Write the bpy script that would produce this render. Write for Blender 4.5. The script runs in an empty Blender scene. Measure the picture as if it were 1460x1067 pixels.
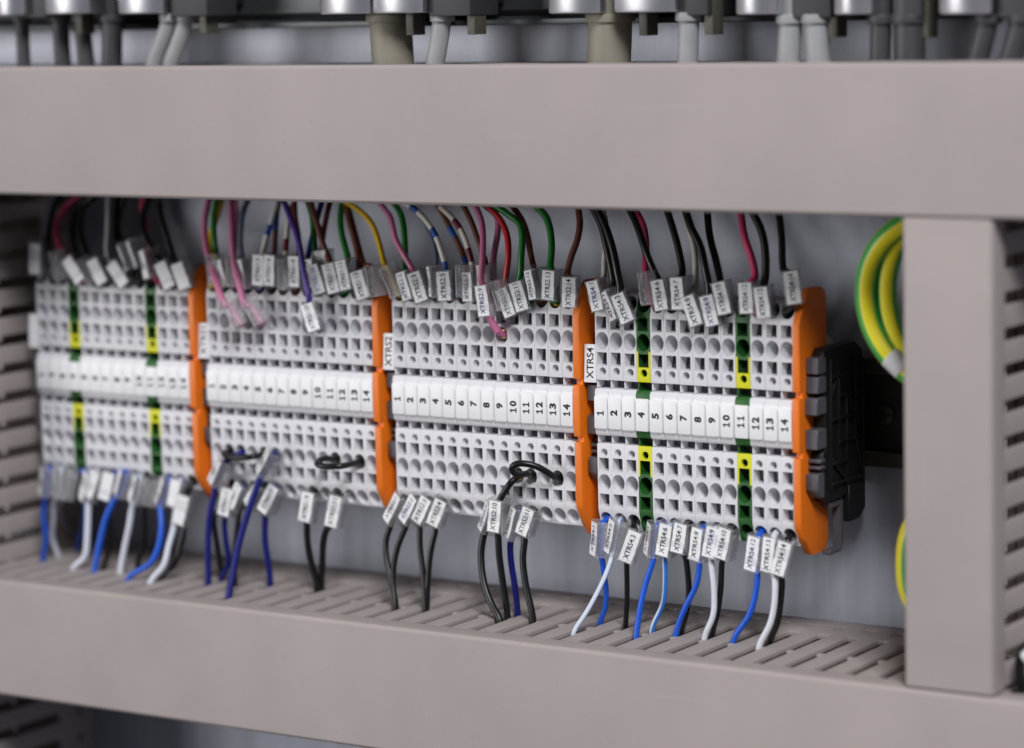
import bpy, bmesh, math, random
from mathutils import Vector, Matrix, Quaternion

random.seed(11)
S = 0.001                      # everything below is written in millimetres
scene = bpy.context.scene
COL = scene.collection

# ------------------------------------------------------------------ camera
cam_data = bpy.data.cameras.new('camera')
cam = bpy.data.objects.new('camera', cam_data)
COL.objects.link(cam)
scene.camera = cam
FOCAL_PX, YAW, PITCH, ROLL = 4258.7103, math.radians(33.1055), math.radians(7.4351), math.radians(1.3030)
CAM_POS = Vector((502.0523, -822.7044, 138.9559))
fwd = Vector((-math.sin(YAW) * math.cos(PITCH), math.cos(YAW) * math.cos(PITCH), -math.sin(PITCH)))
rgt = Vector((math.cos(YAW), math.sin(YAW), 0))
dwn = fwd.cross(rgt)
rgt, dwn = math.cos(ROLL) * rgt + math.sin(ROLL) * dwn, -math.sin(ROLL) * rgt + math.cos(ROLL) * dwn
rot = Matrix((rgt, -dwn, -fwd)).transposed()
cam.matrix_world = Matrix.Translation(CAM_POS * S) @ rot.to_4x4()
cam_data.sensor_width = 36.0
cam_data.lens = 36.0 * FOCAL_PX / 1460.0
cam_data.clip_start = 0.01
cam_data.clip_end = 20
cam_data.dof.use_dof = True
cam_data.dof.focus_distance = (Vector((-4, 0, 0)) - CAM_POS).dot(fwd) * S
cam_data.dof.aperture_fstop = 5.8

# ------------------------------------------------------------------ light and exposure
world = bpy.data.worlds.new('World')
scene.world = world
world.use_nodes = True
bg = world.node_tree.nodes['Background']
bg.inputs['Color'].default_value = (0.80, 0.86, 1.0, 1)
bg.inputs['Strength'].default_value = 0.1

def area(name, loc, target, size, power, col):
    d = bpy.data.lights.new(name, 'AREA')
    d.shape = 'RECTANGLE'
    d.size, d.size_y = size
    d.energy = power
    d.color = col
    o = bpy.data.objects.new(name, d)
    COL.objects.link(o)
    o.location = Vector(loc)
    o.rotation_euler = (Vector(target) - Vector(loc)).to_track_quat('-Z', 'Y').to_euler()
    return o

area('window_lamp', (-4.6, -5.5, 0.72), (-0.05, 0, 0), (2.6, 2.4), 196.0, (1.0, 0.98, 0.96))
area('ceiling_panel_lamp', (1.53, -1.82, 2.14), (-0.05, 0, -0.03), (0.9, 0.9), 78.0, (0.98, 0.985, 1.0))

scene.view_settings.view_transform = 'Standard'
scene.view_settings.look = 'None'
scene.view_settings.gamma = 1.0
scene.view_settings.exposure = 0.08
scene.render.engine = 'CYCLES'
scene.cycles.use_denoising = True
scene.cycles.max_bounces = 8
scene.cycles.transparent_max_bounces = 32
scene.cycles.caustics_reflective = False
scene.cycles.caustics_refractive = False
scene.cycles.sample_clamp_indirect = 4.0

# ------------------------------------------------------------------ materials
def rgb(r, g, b):
    f = lambda c: ((c / 255 + 0.055) / 1.055) ** 2.4 if c > 10 else c / 255 / 12.92
    return (f(r), f(g), f(b), 1)

def base_mat(name, col, rough=0.45, metallic=0.0, spec=0.5, var=0.06, scale=90.0, bump=0.04, bscale=2500.0, stretch=(1, 1, 1), dirt=0.0, scuff=0.0):
    m = bpy.data.materials.new(name)
    m.use_nodes = True
    nt = m.node_tree
    b = nt.nodes['Principled BSDF']
    b.inputs['Metallic'].default_value = metallic
    b.inputs['Specular IOR Level'].default_value = spec
    tc = nt.nodes.new('ShaderNodeTexCoord')
    mp = nt.nodes.new('ShaderNodeMapping')
    mp.inputs['Scale'].default_value = stretch
    nt.links.new(tc.outputs['Object'], mp.inputs['Vector'])
    n = nt.nodes.new('ShaderNodeTexNoise')
    n.inputs['Scale'].default_value = scale
    n.inputs['Detail'].default_value = 5
    nt.links.new(mp.outputs['Vector'], n.inputs['Vector'])
    mx = nt.nodes.new('ShaderNodeMix')
    mx.data_type = 'RGBA'
    mx.inputs['A'].default_value = tuple(c * (1 - var) for c in col[:3]) + (1,)
    mx.inputs['B'].default_value = tuple(min(1, c * (1 + var)) for c in col[:3]) + (1,)
    mr = nt.nodes.new('ShaderNodeMapRange')
    mr.inputs['From Min'].default_value = 0.32
    mr.inputs['From Max'].default_value = 0.68
    nt.links.new(n.outputs['Fac'], mr.inputs['Value'])
    nt.links.new(mr.outputs['Result'], mx.inputs['Factor'])
    out = mx.outputs['Result']
    if dirt:
        n3 = nt.nodes.new('ShaderNodeTexNoise')
        n3.inputs['Scale'].default_value = 420
        n3.inputs['Detail'].default_value = 8
        nt.links.new(tc.outputs['Object'], n3.inputs['Vector'])
        rp = nt.nodes.new('ShaderNodeMapRange')
        rp.inputs['From Min'].default_value = 0.62
        rp.inputs['From Max'].default_value = 0.80
        rp.inputs['To Max'].default_value = dirt
        nt.links.new(n3.outputs['Fac'], rp.inputs['Value'])
        m2 = nt.nodes.new('ShaderNodeMix')
        m2.data_type = 'RGBA'
        nt.links.new(rp.outputs['Result'], m2.inputs['Factor'])
        nt.links.new(out, m2.inputs['A'])
        m2.inputs['B'].default_value = (0.12, 0.105, 0.09, 1)
        out = m2.outputs['Result']
    if scuff:
        mp2 = nt.nodes.new('ShaderNodeMapping')
        mp2.inputs['Scale'].default_value = (14, 40, 420)
        mp2.inputs['Rotation'].default_value = (0, 0.06, 0)
        nt.links.new(tc.outputs['Object'], mp2.inputs['Vector'])
        n4 = nt.nodes.new('ShaderNodeTexNoise')
        n4.inputs['Scale'].default_value = 1.0
        n4.inputs['Detail'].default_value = 4
        nt.links.new(mp2.outputs['Vector'], n4.inputs['Vector'])
        r4 = nt.nodes.new('ShaderNodeMapRange')
        r4.inputs['From Min'].default_value = 0.64
        r4.inputs['From Max'].default_value = 0.74
        r4.inputs['To Max'].default_value = scuff
        nt.links.new(n4.outputs['Fac'], r4.inputs['Value'])
        m4 = nt.nodes.new('ShaderNodeMix')
        m4.data_type = 'RGBA'
        nt.links.new(r4.outputs['Result'], m4.inputs['Factor'])
        nt.links.new(out, m4.inputs['A'])
        m4.inputs['B'].default_value = (0.50, 0.46, 0.44, 1)
        out = m4.outputs['Result']
    nt.links.new(out, b.inputs['Base Color'])
    rr = nt.nodes.new('ShaderNodeMapRange')
    rr.inputs['To Min'].default_value = max(0.02, rough - 0.08)
    rr.inputs['To Max'].default_value = min(1, rough + 0.08)
    nt.links.new(n.outputs['Fac'], rr.inputs['Value'])
    nt.links.new(rr.outputs['Result'], b.inputs['Roughness'])
    if bump:
        n2 = nt.nodes.new('ShaderNodeTexNoise')
        n2.inputs['Scale'].default_value = bscale
        n2.inputs['Detail'].default_value = 3
        nt.links.new(mp.outputs['Vector'], n2.inputs['Vector'])
        bp = nt.nodes.new('ShaderNodeBump')
        bp.inputs['Strength'].default_value = bump
        bp.inputs['Distance'].default_value = 0.0003
        nt.links.new(n2.outputs['Fac'], bp.inputs['Height'])
        nt.links.new(bp.outputs['Normal'], b.inputs['Normal'])
    return m

def banded(name, a, bcol, mode, period=22.0, frac=0.3, rough=0.4):
    """wire insulation with rings (mode 'ring', along UV v in millimetres) or a lengthwise stripe (mode 'stripe', around UV u)"""
    m = base_mat(name, a, rough, var=0.08, scale=300)
    nt = m.node_tree
    b = nt.nodes['Principled BSDF']
    uv = nt.nodes.new('ShaderNodeUVMap')
    sp = nt.nodes.new('ShaderNodeSeparateXYZ')
    nt.links.new(uv.outputs['UV'], sp.inputs['Vector'])
    def math_(op, x, y=None):
        k = nt.nodes.new('ShaderNodeMath')
        k.operation = op
        if isinstance(x, (int, float)): k.inputs[0].default_value = x
        else: nt.links.new(x, k.inputs[0])
        if y is not None: k.inputs[1].default_value = y
        return k.outputs[0]
    if mode == 'ring':
        t = math_('LESS_THAN', math_('FRACT', math_('DIVIDE', sp.outputs['Y'], period)), frac)
    else:
        t = math_('LESS_THAN', math_('FRACT', math_('MULTIPLY', sp.outputs['X'], period)), frac)
    mx = nt.nodes.new('ShaderNodeMix')
    mx.data_type = 'RGBA'
    mx.inputs['A'].default_value = a
    mx.inputs['B'].default_value = bcol
    nt.links.new(t, mx.inputs['Factor'])
    nt.links.new(mx.outputs['Result'], b.inputs['Base Color'])
    return m

M = {}
M['duct'] = base_mat('duct_plastic', rgb(176, 166, 163), 0.60, spec=0.3, var=0.05, scale=22, bump=0.05, bscale=900, stretch=(1.3, 1, 0.9), dirt=0.14, scuff=0.2)  # tone noise stands in for soft mottled reflections and smudges on the covers
M['grey'] = base_mat('terminal_grey_plastic', rgb(230, 229, 233), 0.5, var=0.03, scale=120, bump=0.05, dirt=0.16)
M['green'] = base_mat('terminal_green_plastic', rgb(38, 96, 38), 0.5, var=0.06, scale=120)
M['yellow'] = base_mat('terminal_yellow_plastic', rgb(222, 222, 20), 0.5, var=0.05, scale=120)
M['marker'] = base_mat('marker_white_plastic', rgb(246, 246, 248), 0.42, var=0.02, scale=200, bump=0.02, dirt=0.08)
M['orange'] = base_mat('orange_plastic', rgb(240, 120, 18), 0.46, var=0.05, scale=60, bump=0.05, bscale=1800)
M['dark_grey'] = base_mat('dark_grey_plastic', rgb(88, 87, 94), 0.5, var=0.06, scale=80)
M['black_plastic'] = base_mat('black_plastic', rgb(24, 24, 26), 0.5, var=0.1, scale=80)
M['plate'] = base_mat('galvanised_plate', rgb(166, 169, 182), 0.42, metallic=0.25, var=0.1, scale=34, bump=0.12, bscale=240, stretch=(4.0, 1, 0.25), dirt=0.25)
M['rail'] = base_mat('rail_steel', rgb(96, 94, 88), 0.38, metallic=0.9, var=0.1, scale=60, stretch=(0.1, 1, 1))
M['chrome'] = base_mat('polished_metal', rgb(238, 238, 244), 0.33, metallic=1.0, var=0.03, scale=50, bump=0.03, bscale=500)
M['dark_metal'] = base_mat('dark_anodised_metal', rgb(70, 72, 74), 0.4, metallic=0.5, var=0.1, scale=60)
M['clamp'] = base_mat('spring_steel_shade', rgb(84, 84, 88), 0.35, metallic=0.6, var=0.1)  # steel tone kept dark to imitate shade inside the terminal openings
M['housing'] = base_mat('connector_housing', rgb(60, 60, 63), 0.5, var=0.08)
M['tab'] = base_mat('latch_plastic', rgb(84, 82, 72), 0.5)
M['khaki'] = base_mat('khaki_cable_jacket', rgb(138, 134, 120), 0.55, var=0.06, scale=60)
M['light_cable'] = base_mat('light_grey_cable_jacket', rgb(160, 161, 164), 0.5, var=0.06, scale=60)
M['dark_cable'] = base_mat('dark_grey_cable_jacket', rgb(66, 66, 70), 0.5, var=0.08, scale=60)
M['paper'] = base_mat('label_paper', rgb(250, 250, 252), 0.75, var=0.02, scale=300, bump=0.06, bscale=900)
M['ink'] = base_mat('printed_ink', rgb(30, 30, 36), 0.6, var=0.02, bump=0)
M['ink_blue'] = base_mat('blue_printed_ink', rgb(40, 48, 120), 0.6, var=0.02, bump=0)
M['copper'] = base_mat('gold_contact_spring', rgb(205, 150, 60), 0.3, metallic=1.0, var=0.1)
W = dict(black=(13, 13, 15), grey=(150, 150, 154), pink=(205, 62, 106), rose=(208, 118, 160), yellow=(226, 184, 24), green=(22, 118, 40),
         slate=(108, 116, 138), brown=(104, 58, 46), purple=(84, 54, 150), navy=(18, 24, 112), red=(196, 30, 44), darkred=(110, 30, 48),
         cream=(214, 212, 202), blue=(26, 90, 208), white=(222, 224, 234))
for k, c in W.items():
    M['wire_' + k] = base_mat('wire_' + k, rgb(*c), 0.36, var=0.07, scale=200, bump=0.05, bscale=1500)
M['wire_bluewhite'] = banded('wire_white_blue_rings', rgb(224, 222, 216), rgb(30, 84, 168), 'ring', 13.0, 0.30)
M['wire_brownwhite'] = banded('wire_white_maroon_rings', rgb(222, 216, 206), rgb(108, 22, 44), 'ring', 13.0, 0.36)
M['wire_brownblue'] = banded('wire_brown_blue_rings', rgb(112, 70, 48), rgb(34, 88, 176), 'ring', 15.0, 0.32)
M['wire_blackblue'] = banded('wire_dark_blue_rings', rgb(86, 50, 52), rgb(28, 52, 110), 'ring', 17.0, 0.4)
M['wire_whiteblue'] = banded('wire_white_blue_stripe', rgb(218, 226, 240), rgb(54, 128, 220), 'stripe', 1.0, 0.30)
M['wire_paleblue'] = banded('wire_pale_blue_stripe', rgb(222, 226, 238), rgb(84, 132, 220), 'stripe', 1.0, 0.26)
M['wire_greenyellow'] = banded('wire_green_yellow_stripes', rgb(74, 182, 84), rgb(252, 238, 40), 'stripe', 3.0, 0.58)

def earth_mat():
    """moulded two-colour earth terminal: yellow block round the test hole, thin yellow ribs beside the next opening, green elsewhere"""
    m = base_mat('terminal_green_yellow_plastic', rgb(38, 96, 38), 0.5, var=0.06, scale=120)
    nt = m.node_tree
    b = nt.nodes['Principled BSDF']
    tc = nt.nodes.new('ShaderNodeTexCoord')
    sp = nt.nodes.new('ShaderNodeSeparateXYZ')
    nt.links.new(tc.outputs['Object'], sp.inputs['Vector'])
    def k(op, x, y=None):
        n = nt.nodes.new('ShaderNodeMath')
        n.operation = op
        nt.links.new(x, n.inputs[0])
        if isinstance(y, (int, float)): n.inputs[1].default_value = y
        elif y is not None: nt.links.new(y, n.inputs[1])
        return n.outputs[0]
    az, ax = k('ABSOLUTE', sp.outputs['Z']), k('ABSOLUTE', sp.outputs['X'])
    zone = k('MULTIPLY', k('GREATER_THAN', az, 0.0103), k('LESS_THAN', az, 0.0153))
    ribs = k('MULTIPLY', k('MULTIPLY', k('GREATER_THAN', az, 0.0103), k('LESS_THAN', az, 0.0205)), k('GREATER_THAN', ax, 0.00195))
    f = k('MULTIPLY', k('MAXIMUM', zone, ribs), k('LESS_THAN', sp.outputs['Y'], 0.0022))
    mx = nt.nodes.new('ShaderNodeMix')
    mx.data_type = 'RGBA'
    src = b.inputs['Base Color'].links[0].from_socket
    nt.links.new(f, mx.inputs['Factor'])
    nt.links.new(src, mx.inputs['A'])
    mx.inputs['B'].default_value = rgb(226, 224, 20)
    nt.links.new(mx.outputs['Result'], b.inputs['Base Color'])
    return m
M['earth'] = earth_mat()

def clear_mat():
    m = bpy.data.materials.new('clear_sleeve_plastic')
    m.use_nodes = True
    nt = m.node_tree
    nt.nodes.remove(nt.nodes['Principled BSDF'])
    out = nt.nodes['Material Output']
    tr = nt.nodes.new('ShaderNodeBsdfTransparent')
    tr.inputs['Color'].default_value = (0.992, 0.992, 0.996, 1)
    df = nt.nodes.new('ShaderNodeBsdfDiffuse')
    df.inputs['Color'].default_value = (0.86, 0.86, 0.89, 1)
    gl = nt.nodes.new('ShaderNodeBsdfGlossy')
    gl.inputs['Roughness'].default_value = 0.12
    n = nt.nodes.new('ShaderNodeTexNoise')
    n.inputs['Scale'].default_value = 260
    bp = nt.nodes.new('ShaderNodeBump')
    bp.inputs['Strength'].default_value = 0.35
    bp.inputs['Distance'].default_value = 0.001
    nt.links.new(n.outputs['Fac'], bp.inputs['Height'])
    nt.links.new(bp.outputs['Normal'], gl.inputs['Normal'])
    lw = nt.nodes.new('ShaderNodeLayerWeight')
    lw.inputs['Blend'].default_value = 0.5
    nt.links.new(bp.outputs['Normal'], lw.inputs['Normal'])
    pw = nt.nodes.new('ShaderNodeMath')
    pw.operation = 'POWER'
    pw.inputs[1].default_value = 4.0
    nt.links.new(lw.outputs['Facing'], pw.inputs[0])
    fr = nt.nodes.new('ShaderNodeMath')
    fr.operation = 'MULTIPLY_ADD'
    nt.links.new(pw.outputs[0], fr.inputs[0])
    fr.inputs[1].default_value = 0.8
    fr.inputs[2].default_value = 0.035
    m1 = nt.nodes.new('ShaderNodeMixShader')
    m1.inputs[0].default_value = 0.12
    nt.links.new(tr.outputs[0], m1.inputs[1])
    nt.links.new(df.outputs[0], m1.inputs[2])
    m2 = nt.nodes.new('ShaderNodeMixShader')
    nt.links.new(fr.outputs[0], m2.inputs[0])
    nt.links.new(m1.outputs[0], m2.inputs[1])
    nt.links.new(gl.outputs[0], m2.inputs[2])
    nt.links.new(m2.outputs[0], out.inputs['Surface'])
    return m
M['clear'] = clear_mat()

# ------------------------------------------------------------------ helpers
class MB:
    """collects shapes (in millimetres) that become ONE mesh"""
    def __init__(s): s.v, s.f, s.uv = [], [], {}
    def box(s, x0, x1, y0, y1, z0, z1):
        i = len(s.v)
        s.v += [(x, y, z) for x in (x0, x1) for y in (y0, y1) for z in (z0, z1)]
        s.f += [tuple(i + k for k in q) for q in ((0, 1, 3, 2), (4, 6, 7, 5), (0, 4, 5, 1), (2, 3, 7, 6), (0, 2, 6, 4), (1, 5, 7, 3))]
        return s
    def prism(s, poly, x0, x1):                       # (y, z) outline extruded along x
        i, n = len(s.v), len(poly)
        s.v += [(x0, y, z) for y, z in poly] + [(x1, y, z) for y, z in poly]
        s.f += [tuple(i + k for k in range(n)), tuple(i + n + k for k in reversed(range(n)))]
        s.f += [(i + k, i + n + k, i + n + (k + 1) % n, i + (k + 1) % n) for k in range(n)]
        return s
    def prism_z(s, poly, z0, z1):                     # (x, y) outline extruded along z
        i, n = len(s.v), len(poly)
        s.v += [(x, y, z0) for x, y in poly] + [(x, y, z1) for x, y in poly]
        s.f += [tuple(i + k for k in reversed(range(n))), tuple(i + n + k for k in range(n))]
        s.f += [(i + k, i + (k + 1) % n, i + n + (k + 1) % n, i + n + k) for k in range(n)]
        return s
    def plate(s, xs, ys, solid, z0, z1):              # grid plate with holes, thickness z0..z1
        i = len(s.v)
        nx, ny = len(xs), len(ys)
        s.v += [(x, y, z) for z in (z0, z1) for y in ys for x in xs]
        q = lambda a, b, t: i + t * nx * ny + b * nx + a
        ok = lambda a, b: 0 <= a < nx - 1 and 0 <= b < ny - 1 and solid(a, b)
        for a in range(nx - 1):
            for b in range(ny - 1):
                if not ok(a, b): continue
                s.f.append((q(a, b, 1), q(a + 1, b, 1), q(a + 1, b + 1, 1), q(a, b + 1, 1)))
                s.f.append((q(a, b, 0), q(a, b + 1, 0), q(a + 1, b + 1, 0), q(a + 1, b, 0)))
                if not ok(a - 1, b): s.f.append((q(a, b, 0), q(a, b, 1), q(a, b + 1, 1), q(a, b + 1, 0)))
                if not ok(a + 1, b): s.f.append((q(a + 1, b, 0), q(a + 1, b + 1, 0), q(a + 1, b + 1, 1), q(a + 1, b, 1)))
                if not ok(a, b - 1): s.f.append((q(a, b, 0), q(a + 1, b, 0), q(a + 1, b, 1), q(a, b, 1)))
                if not ok(a, b + 1): s.f.append((q(a, b + 1, 0), q(a, b + 1, 1), q(a + 1, b + 1, 1), q(a + 1, b + 1, 0)))
        return s
    def tube(s, pts, r, n=10, start=0.0, roll=0.0, cap=True):
        """tube along a polyline (already smooth); UV u round it, v = length in mm"""
        P = [Vector(p) for p in pts]
        base = len(s.v)
        ref = Vector((0.3, -1, 0.1)).normalized()
        L = start
        rows = len(P)
        rr = r if callable(r) else (lambda t: r)
        lens = []
        for k, p in enumerate(P):
            if k: L += (p - P[k - 1]).length
            lens.append(L)
            t = (P[min(k + 1, rows - 1)] - P[max(k - 1, 0)]).normalized()
            ref = (ref - t * ref.dot(t)).normalized()
            u = t.cross(ref)
            for j in range(n):
                a = 2 * math.pi * j / n + roll
                s.v.append(tuple(p + (ref * math.cos(a) + u * math.sin(a)) * rr(k / max(1, rows - 1))))
        for k in range(rows - 1):
            for j in range(n):
                j2 = (j + 1) % n
                f = (base + k * n + j, base + k * n + j2, base + (k + 1) * n + j2, base + (k + 1) * n + j)
                s.uv[len(s.f)] = [(j / n, lens[k]), ((j + 1) / n, lens[k]), ((j + 1) / n, lens[k + 1]), (j / n, lens[k + 1])]
                s.f.append(f)
        if cap:
            s.f.append(tuple(base + j for j in reversed(range(n))))
            s.f.append(tuple(base + (rows - 1) * n + j for j in range(n)))
        return s
    def mesh(s, name, bevel=0.0, seg=2, smooth=False, merge=False):
        me = bpy.data.meshes.new(name)
        me.from_pydata([(x * S, y * S, z * S) for x, y, z in s.v], [], s.f)
        if s.uv:
            lay = me.uv_layers.new(name='UVMap')
            for fi, c in s.uv.items():
                for li, uv in zip(me.polygons[fi].loop_indices, c): lay.data[li].uv = uv
        bm = bmesh.new()
        bm.from_mesh(me)
        if merge: bmesh.ops.remove_doubles(bm, verts=bm.verts, dist=1e-7)
        bmesh.ops.recalc_face_normals(bm, faces=bm.faces)
        if bevel:
            ed = [e for e in bm.edges if len(e.link_faces) == 2 and e.calc_face_angle(0) > 0.5]
            bmesh.ops.bevel(bm, geom=ed, offset=bevel * S, segments=seg, profile=0.6, affect='EDGES', clamp_overlap=True)
        bm.to_mesh(me)
        bm.free()
        if smooth or bevel:
            for p in me.polygons: p.use_smooth = True
            if bevel or smooth == 'angle': me.set_sharp_from_angle(angle=math.radians(38))
        return me

def obj(name, me, mat=None, parent=None, loc=None):
    o = bpy.data.objects.new(name, me)
    COL.objects.link(o)
    if mat is not None and me is not None and not me.materials: me.materials.append(mat)
    if parent is not None: o.parent = parent
    if loc is not None: o.location = Vector(loc) * S
    return o

def empty(name, loc=(0, 0, 0)):
    o = obj(name, None)
    o.location = Vector(loc) * S
    o.empty_display_size = 0.005
    return o

def tag(o, label=None, category=None, group=None, kind=None):
    if label: o['label'] = label
    if category: o['category'] = category
    if group: o['group'] = group
    if kind: o['kind'] = kind
    return o

def smooth_path(pts, step=1.2):
    """centripetal Catmull-Rom through the points, resampled evenly"""
    P = [Vector(p) for p in pts]
    P = [P[0] * 2 - P[1]] + P + [P[-1] * 2 - P[-2]]
    out = []
    for i in range(1, len(P) - 2):
        p0, p1, p2, p3 = P[i - 1], P[i], P[i + 1], P[i + 2]
        t0 = 0.0
        t1 = t0 + max((p1 - p0).length, 1e-3) ** 0.5
        t2 = t1 + max((p2 - p1).length, 1e-3) ** 0.5
        t3 = t2 + max((p3 - p2).length, 1e-3) ** 0.5
        n = max(2, int((p2 - p1).length / step))
        for k in range(n):
            t = t1 + (t2 - t1) * k / n
            A1 = p0 * ((t1 - t) / (t1 - t0)) + p1 * ((t - t0) / (t1 - t0))
            A2 = p1 * ((t2 - t) / (t2 - t1)) + p2 * ((t - t1) / (t2 - t1))
            A3 = p2 * ((t3 - t) / (t3 - t2)) + p3 * ((t - t2) / (t3 - t2))
            B1 = A1 * ((t2 - t) / (t2 - t0)) + A2 * ((t - t0) / (t2 - t0))
            B2 = A2 * ((t3 - t) / (t3 - t1)) + A3 * ((t - t1) / (t3 - t1))
            out.append(B1 * ((t2 - t) / (t2 - t1)) + B2 * ((t - t1) / (t2 - t1)))
    out.append(P[-2])
    for _ in range(2):                                # relax small kinks, ends stay
        out = [out[0]] + [(out[k - 1] + out[k] * 2 + out[k + 1]) / 4 for k in range(1, len(out) - 1)] + [out[-1]]
    return out

def number_mesh(txt, height):
    """marker numerals set digit by digit; the figure one has a flag and a foot"""
    key = ('number', txt, height)
    if key in TEXT: return TEXT[key]
    bm = bmesh.new()
    adv = height * 0.84
    for i, ch in enumerate(txt):
        cx = (i - (len(txt) - 1) / 2) * adv
        if ch == '1':
            h, t = height / 2, height * 0.098
            for poly in ([(-t, -h), (t, -h), (t, h), (-t, h)], [(-3.0 * t, -h), (3.0 * t, -h), (3.0 * t, -h + 1.7 * t), (-3.0 * t, -h + 1.7 * t)],
                         [(-t * 0.5, h), (-t * 3.0, h - 2.2 * t), (-t * 3.0, h - 4.0 * t), (-t * 0.5, h - 1.9 * t)]):
                bm.faces.new([bm.verts.new(((cx + x) * S, y * S, 0)) for x, y in poly])
        else:
            g = text_mesh(ch, height, height * 0.72, 0.05)
            b2 = bmesh.new()
            b2.from_mesh(g)
            off = {}
            for v in b2.verts: off[v.index] = bm.verts.new((v.co.x + cx * S, v.co.y, 0))
            for f in b2.faces: bm.faces.new([off[v.index] for v in f.verts])
            b2.free()
    me = bpy.data.meshes.new('lettering')
    bm.to_mesh(me)
    bm.free()
    TEXT[key] = me
    return me

TEXT = {}
def text_mesh(txt, height, length=None, bold=0.0):
    """lettering as a flat mesh in its local xy plane, centred, in millimetres: cap height and (optionally) run length"""
    key = (txt, height, length, bold)
    if key in TEXT: return TEXT[key]
    cu = bpy.data.curves.new('lettering', 'FONT')
    cu.body = txt
    cu.size = 1.0
    cu.offset = bold
    cu.resolution_u = 3
    cu.fill_mode = 'BOTH'
    o = bpy.data.objects.new('lettering_source', cu)
    COL.objects.link(o)
    bpy.context.view_layer.update()
    me = bpy.data.meshes.new_from_object(o.evaluated_get(bpy.context.evaluated_depsgraph_get()))
    bpy.data.objects.remove(o)
    bpy.data.curves.remove(cu)
    xs = [v.co.x for v in me.vertices]
    ys = [v.co.y for v in me.vertices]
    cx, cy = (min(xs) + max(xs)) / 2, (min(ys) + max(ys)) / 2
    sy = height / (max(ys) - min(ys))
    sx = length / (max(xs) - min(xs)) if length else sy
    for v in me.vertices: v.co = Vector(((v.co.x - cx) * sx * S, (v.co.y - cy) * sy * S, 0))
    me.name = 'lettering'
    me.materials.clear()
    TEXT[key] = me
    return me

def frame(o, origin, xa, ya, za):
    """place o so that its local axes point along xa, ya, za (millimetre origin)"""
    m = Matrix((xa, ya, za)).transposed().to_4x4()
    m.translation = Vector(origin) * S
    o.matrix_basis = m

# ------------------------------------------------------------------ the mounting plate behind everything
plate = obj('mounting_plate', MB().box(-420, 330, 42, 44, -330, 330).mesh('mounting_plate'), M['plate'])
tag(plate, 'bluish grey galvanised mounting plate behind the terminals', kind='structure')

# ------------------------------------------------------------------ slotted cable ducts
PITCH_D, DEPTH = 10.6, 78.0
xs = [0, 1.1, 1.95, 8.65, 10.6]
ys = [5.0, 31.5, 33.6, 55.0, 57.5, 68.3, 70.4, DEPTH]
def finger_solid(a, b):
    slot = a in (0, 1, 3)
    if b in (0, 2): return not slot
    if b == 1: return a in (0, 1, 2)
    if b == 3: return a == 2
    if b == 5: return not slot
    return True
FINGER = {}
def finger_mesh(sign):
    if sign not in FINGER:
        z = (0, 1.6) if sign > 0 else (-1.6, 0)
        FINGER[sign] = MB().plate(xs, ys, finger_solid, *z).mesh('finger', bevel=0.26, seg=2, merge=True)
    return FINGER[sign]

def duct(name, label, x0, x1, width, first_slot, lower=True, upper=True, lip=1.0, edge=0.35):
    """local frame: runs along x, y = 0 is the lid's face, y = DEPTH the mounting plate, z = 0 .. width"""
    root = empty(name)
    tag(root, label, 'cable duct', 'slotted cable ducts of the panel')
    lid = MB()
    w = width
    o, i = lip, 1.5
    prof = [(0.9, -o), (9.0, -o), (9.0, -0.05), (i, -0.05), (i, w + 0.05), (9.0, w + 0.05), (9.0, w + o), (0.9, w + o), (0, w + o - 0.9), (0, -o + 0.9)]
    lid.prism(prof, x0, x1)
    obj('lid', lid.mesh('lid', bevel=edge, seg=3), M['duct'], root)
    obj('base', MB().box(x0, x1, DEPTH - 1.6, DEPTH - 0.05, 2.1, w - 2.1).mesh('base'), M['duct'], root)
    n0 = math.floor((x0 - first_slot) / PITCH_D)
    n1 = math.ceil((x1 - first_slot) / PITCH_D)
    for side, zz in ((-1, 0.0), (1, w)):
        if (side < 0 and not lower) or (side > 0 and not upper): continue
        me = finger_mesh(1 if side < 0 else -1)
        for n in range(n0, n1):
            f = obj('finger', me, M['duct'], root, (first_slot + n * PITCH_D, 0, zz))
    for side, zz in ((-1, 0.0), (1, w)):
        if (side < 0 and not lower) or (side > 0 and not upper):
            obj('side_wall', MB().box(x0, x1, 2, DEPTH - 0.05, zz if side < 0 else zz - 1.5, zz + 1.5 if side < 0 else zz).mesh('side_wall'), M['duct'], root)
    return root

FRONT = 42 - DEPTH
d = duct('cable_duct', 'wide beige cable duct across the top, above the terminal banks', -330, 250, 41.6, 69.3, True, True, 1.6)
d.location = Vector((0, FRONT, 70.9)) * S
d = duct('cable_duct', 'wide beige slotted duct across the bottom that the lower wires enter', -330, 250, 41.0, 69.3, False, True, 0.8)
d.location = Vector((0, FRONT, -112.2)) * S
# upright ducts: local x -> world z, local z -> world -x or +x
d = duct('cable_duct', 'narrow upright beige duct closing the bay beside the coiled green and yellow cable', -69.8, 69.2, 27.0, 3.0, True, True, 0.7, 0.6)
d.rotation_euler = (0, -math.pi / 2, 0)
d.location = Vector((152.6, FRONT + 0.6, 0)) * S
d = duct('cable_duct', 'shaded upright slotted duct behind the blurred bank at the far end', -69.8, 69.2, 42.0, 1.0, True, False, 0.7)
d.rotation_euler = (0, -math.pi / 2, 0)
d.location = Vector((-258.5, FRONT, 0)) * S
d = duct('cable_duct', 'dark slotted duct end under the bottom duct, in the lower corner', -260, -113.6, 42.0, 1.0, True, False, 0.7)
d.rotation_euler = (0, -math.pi / 2, 0)
d.location = Vector((-259.5, FRONT, 0)) * S

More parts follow.
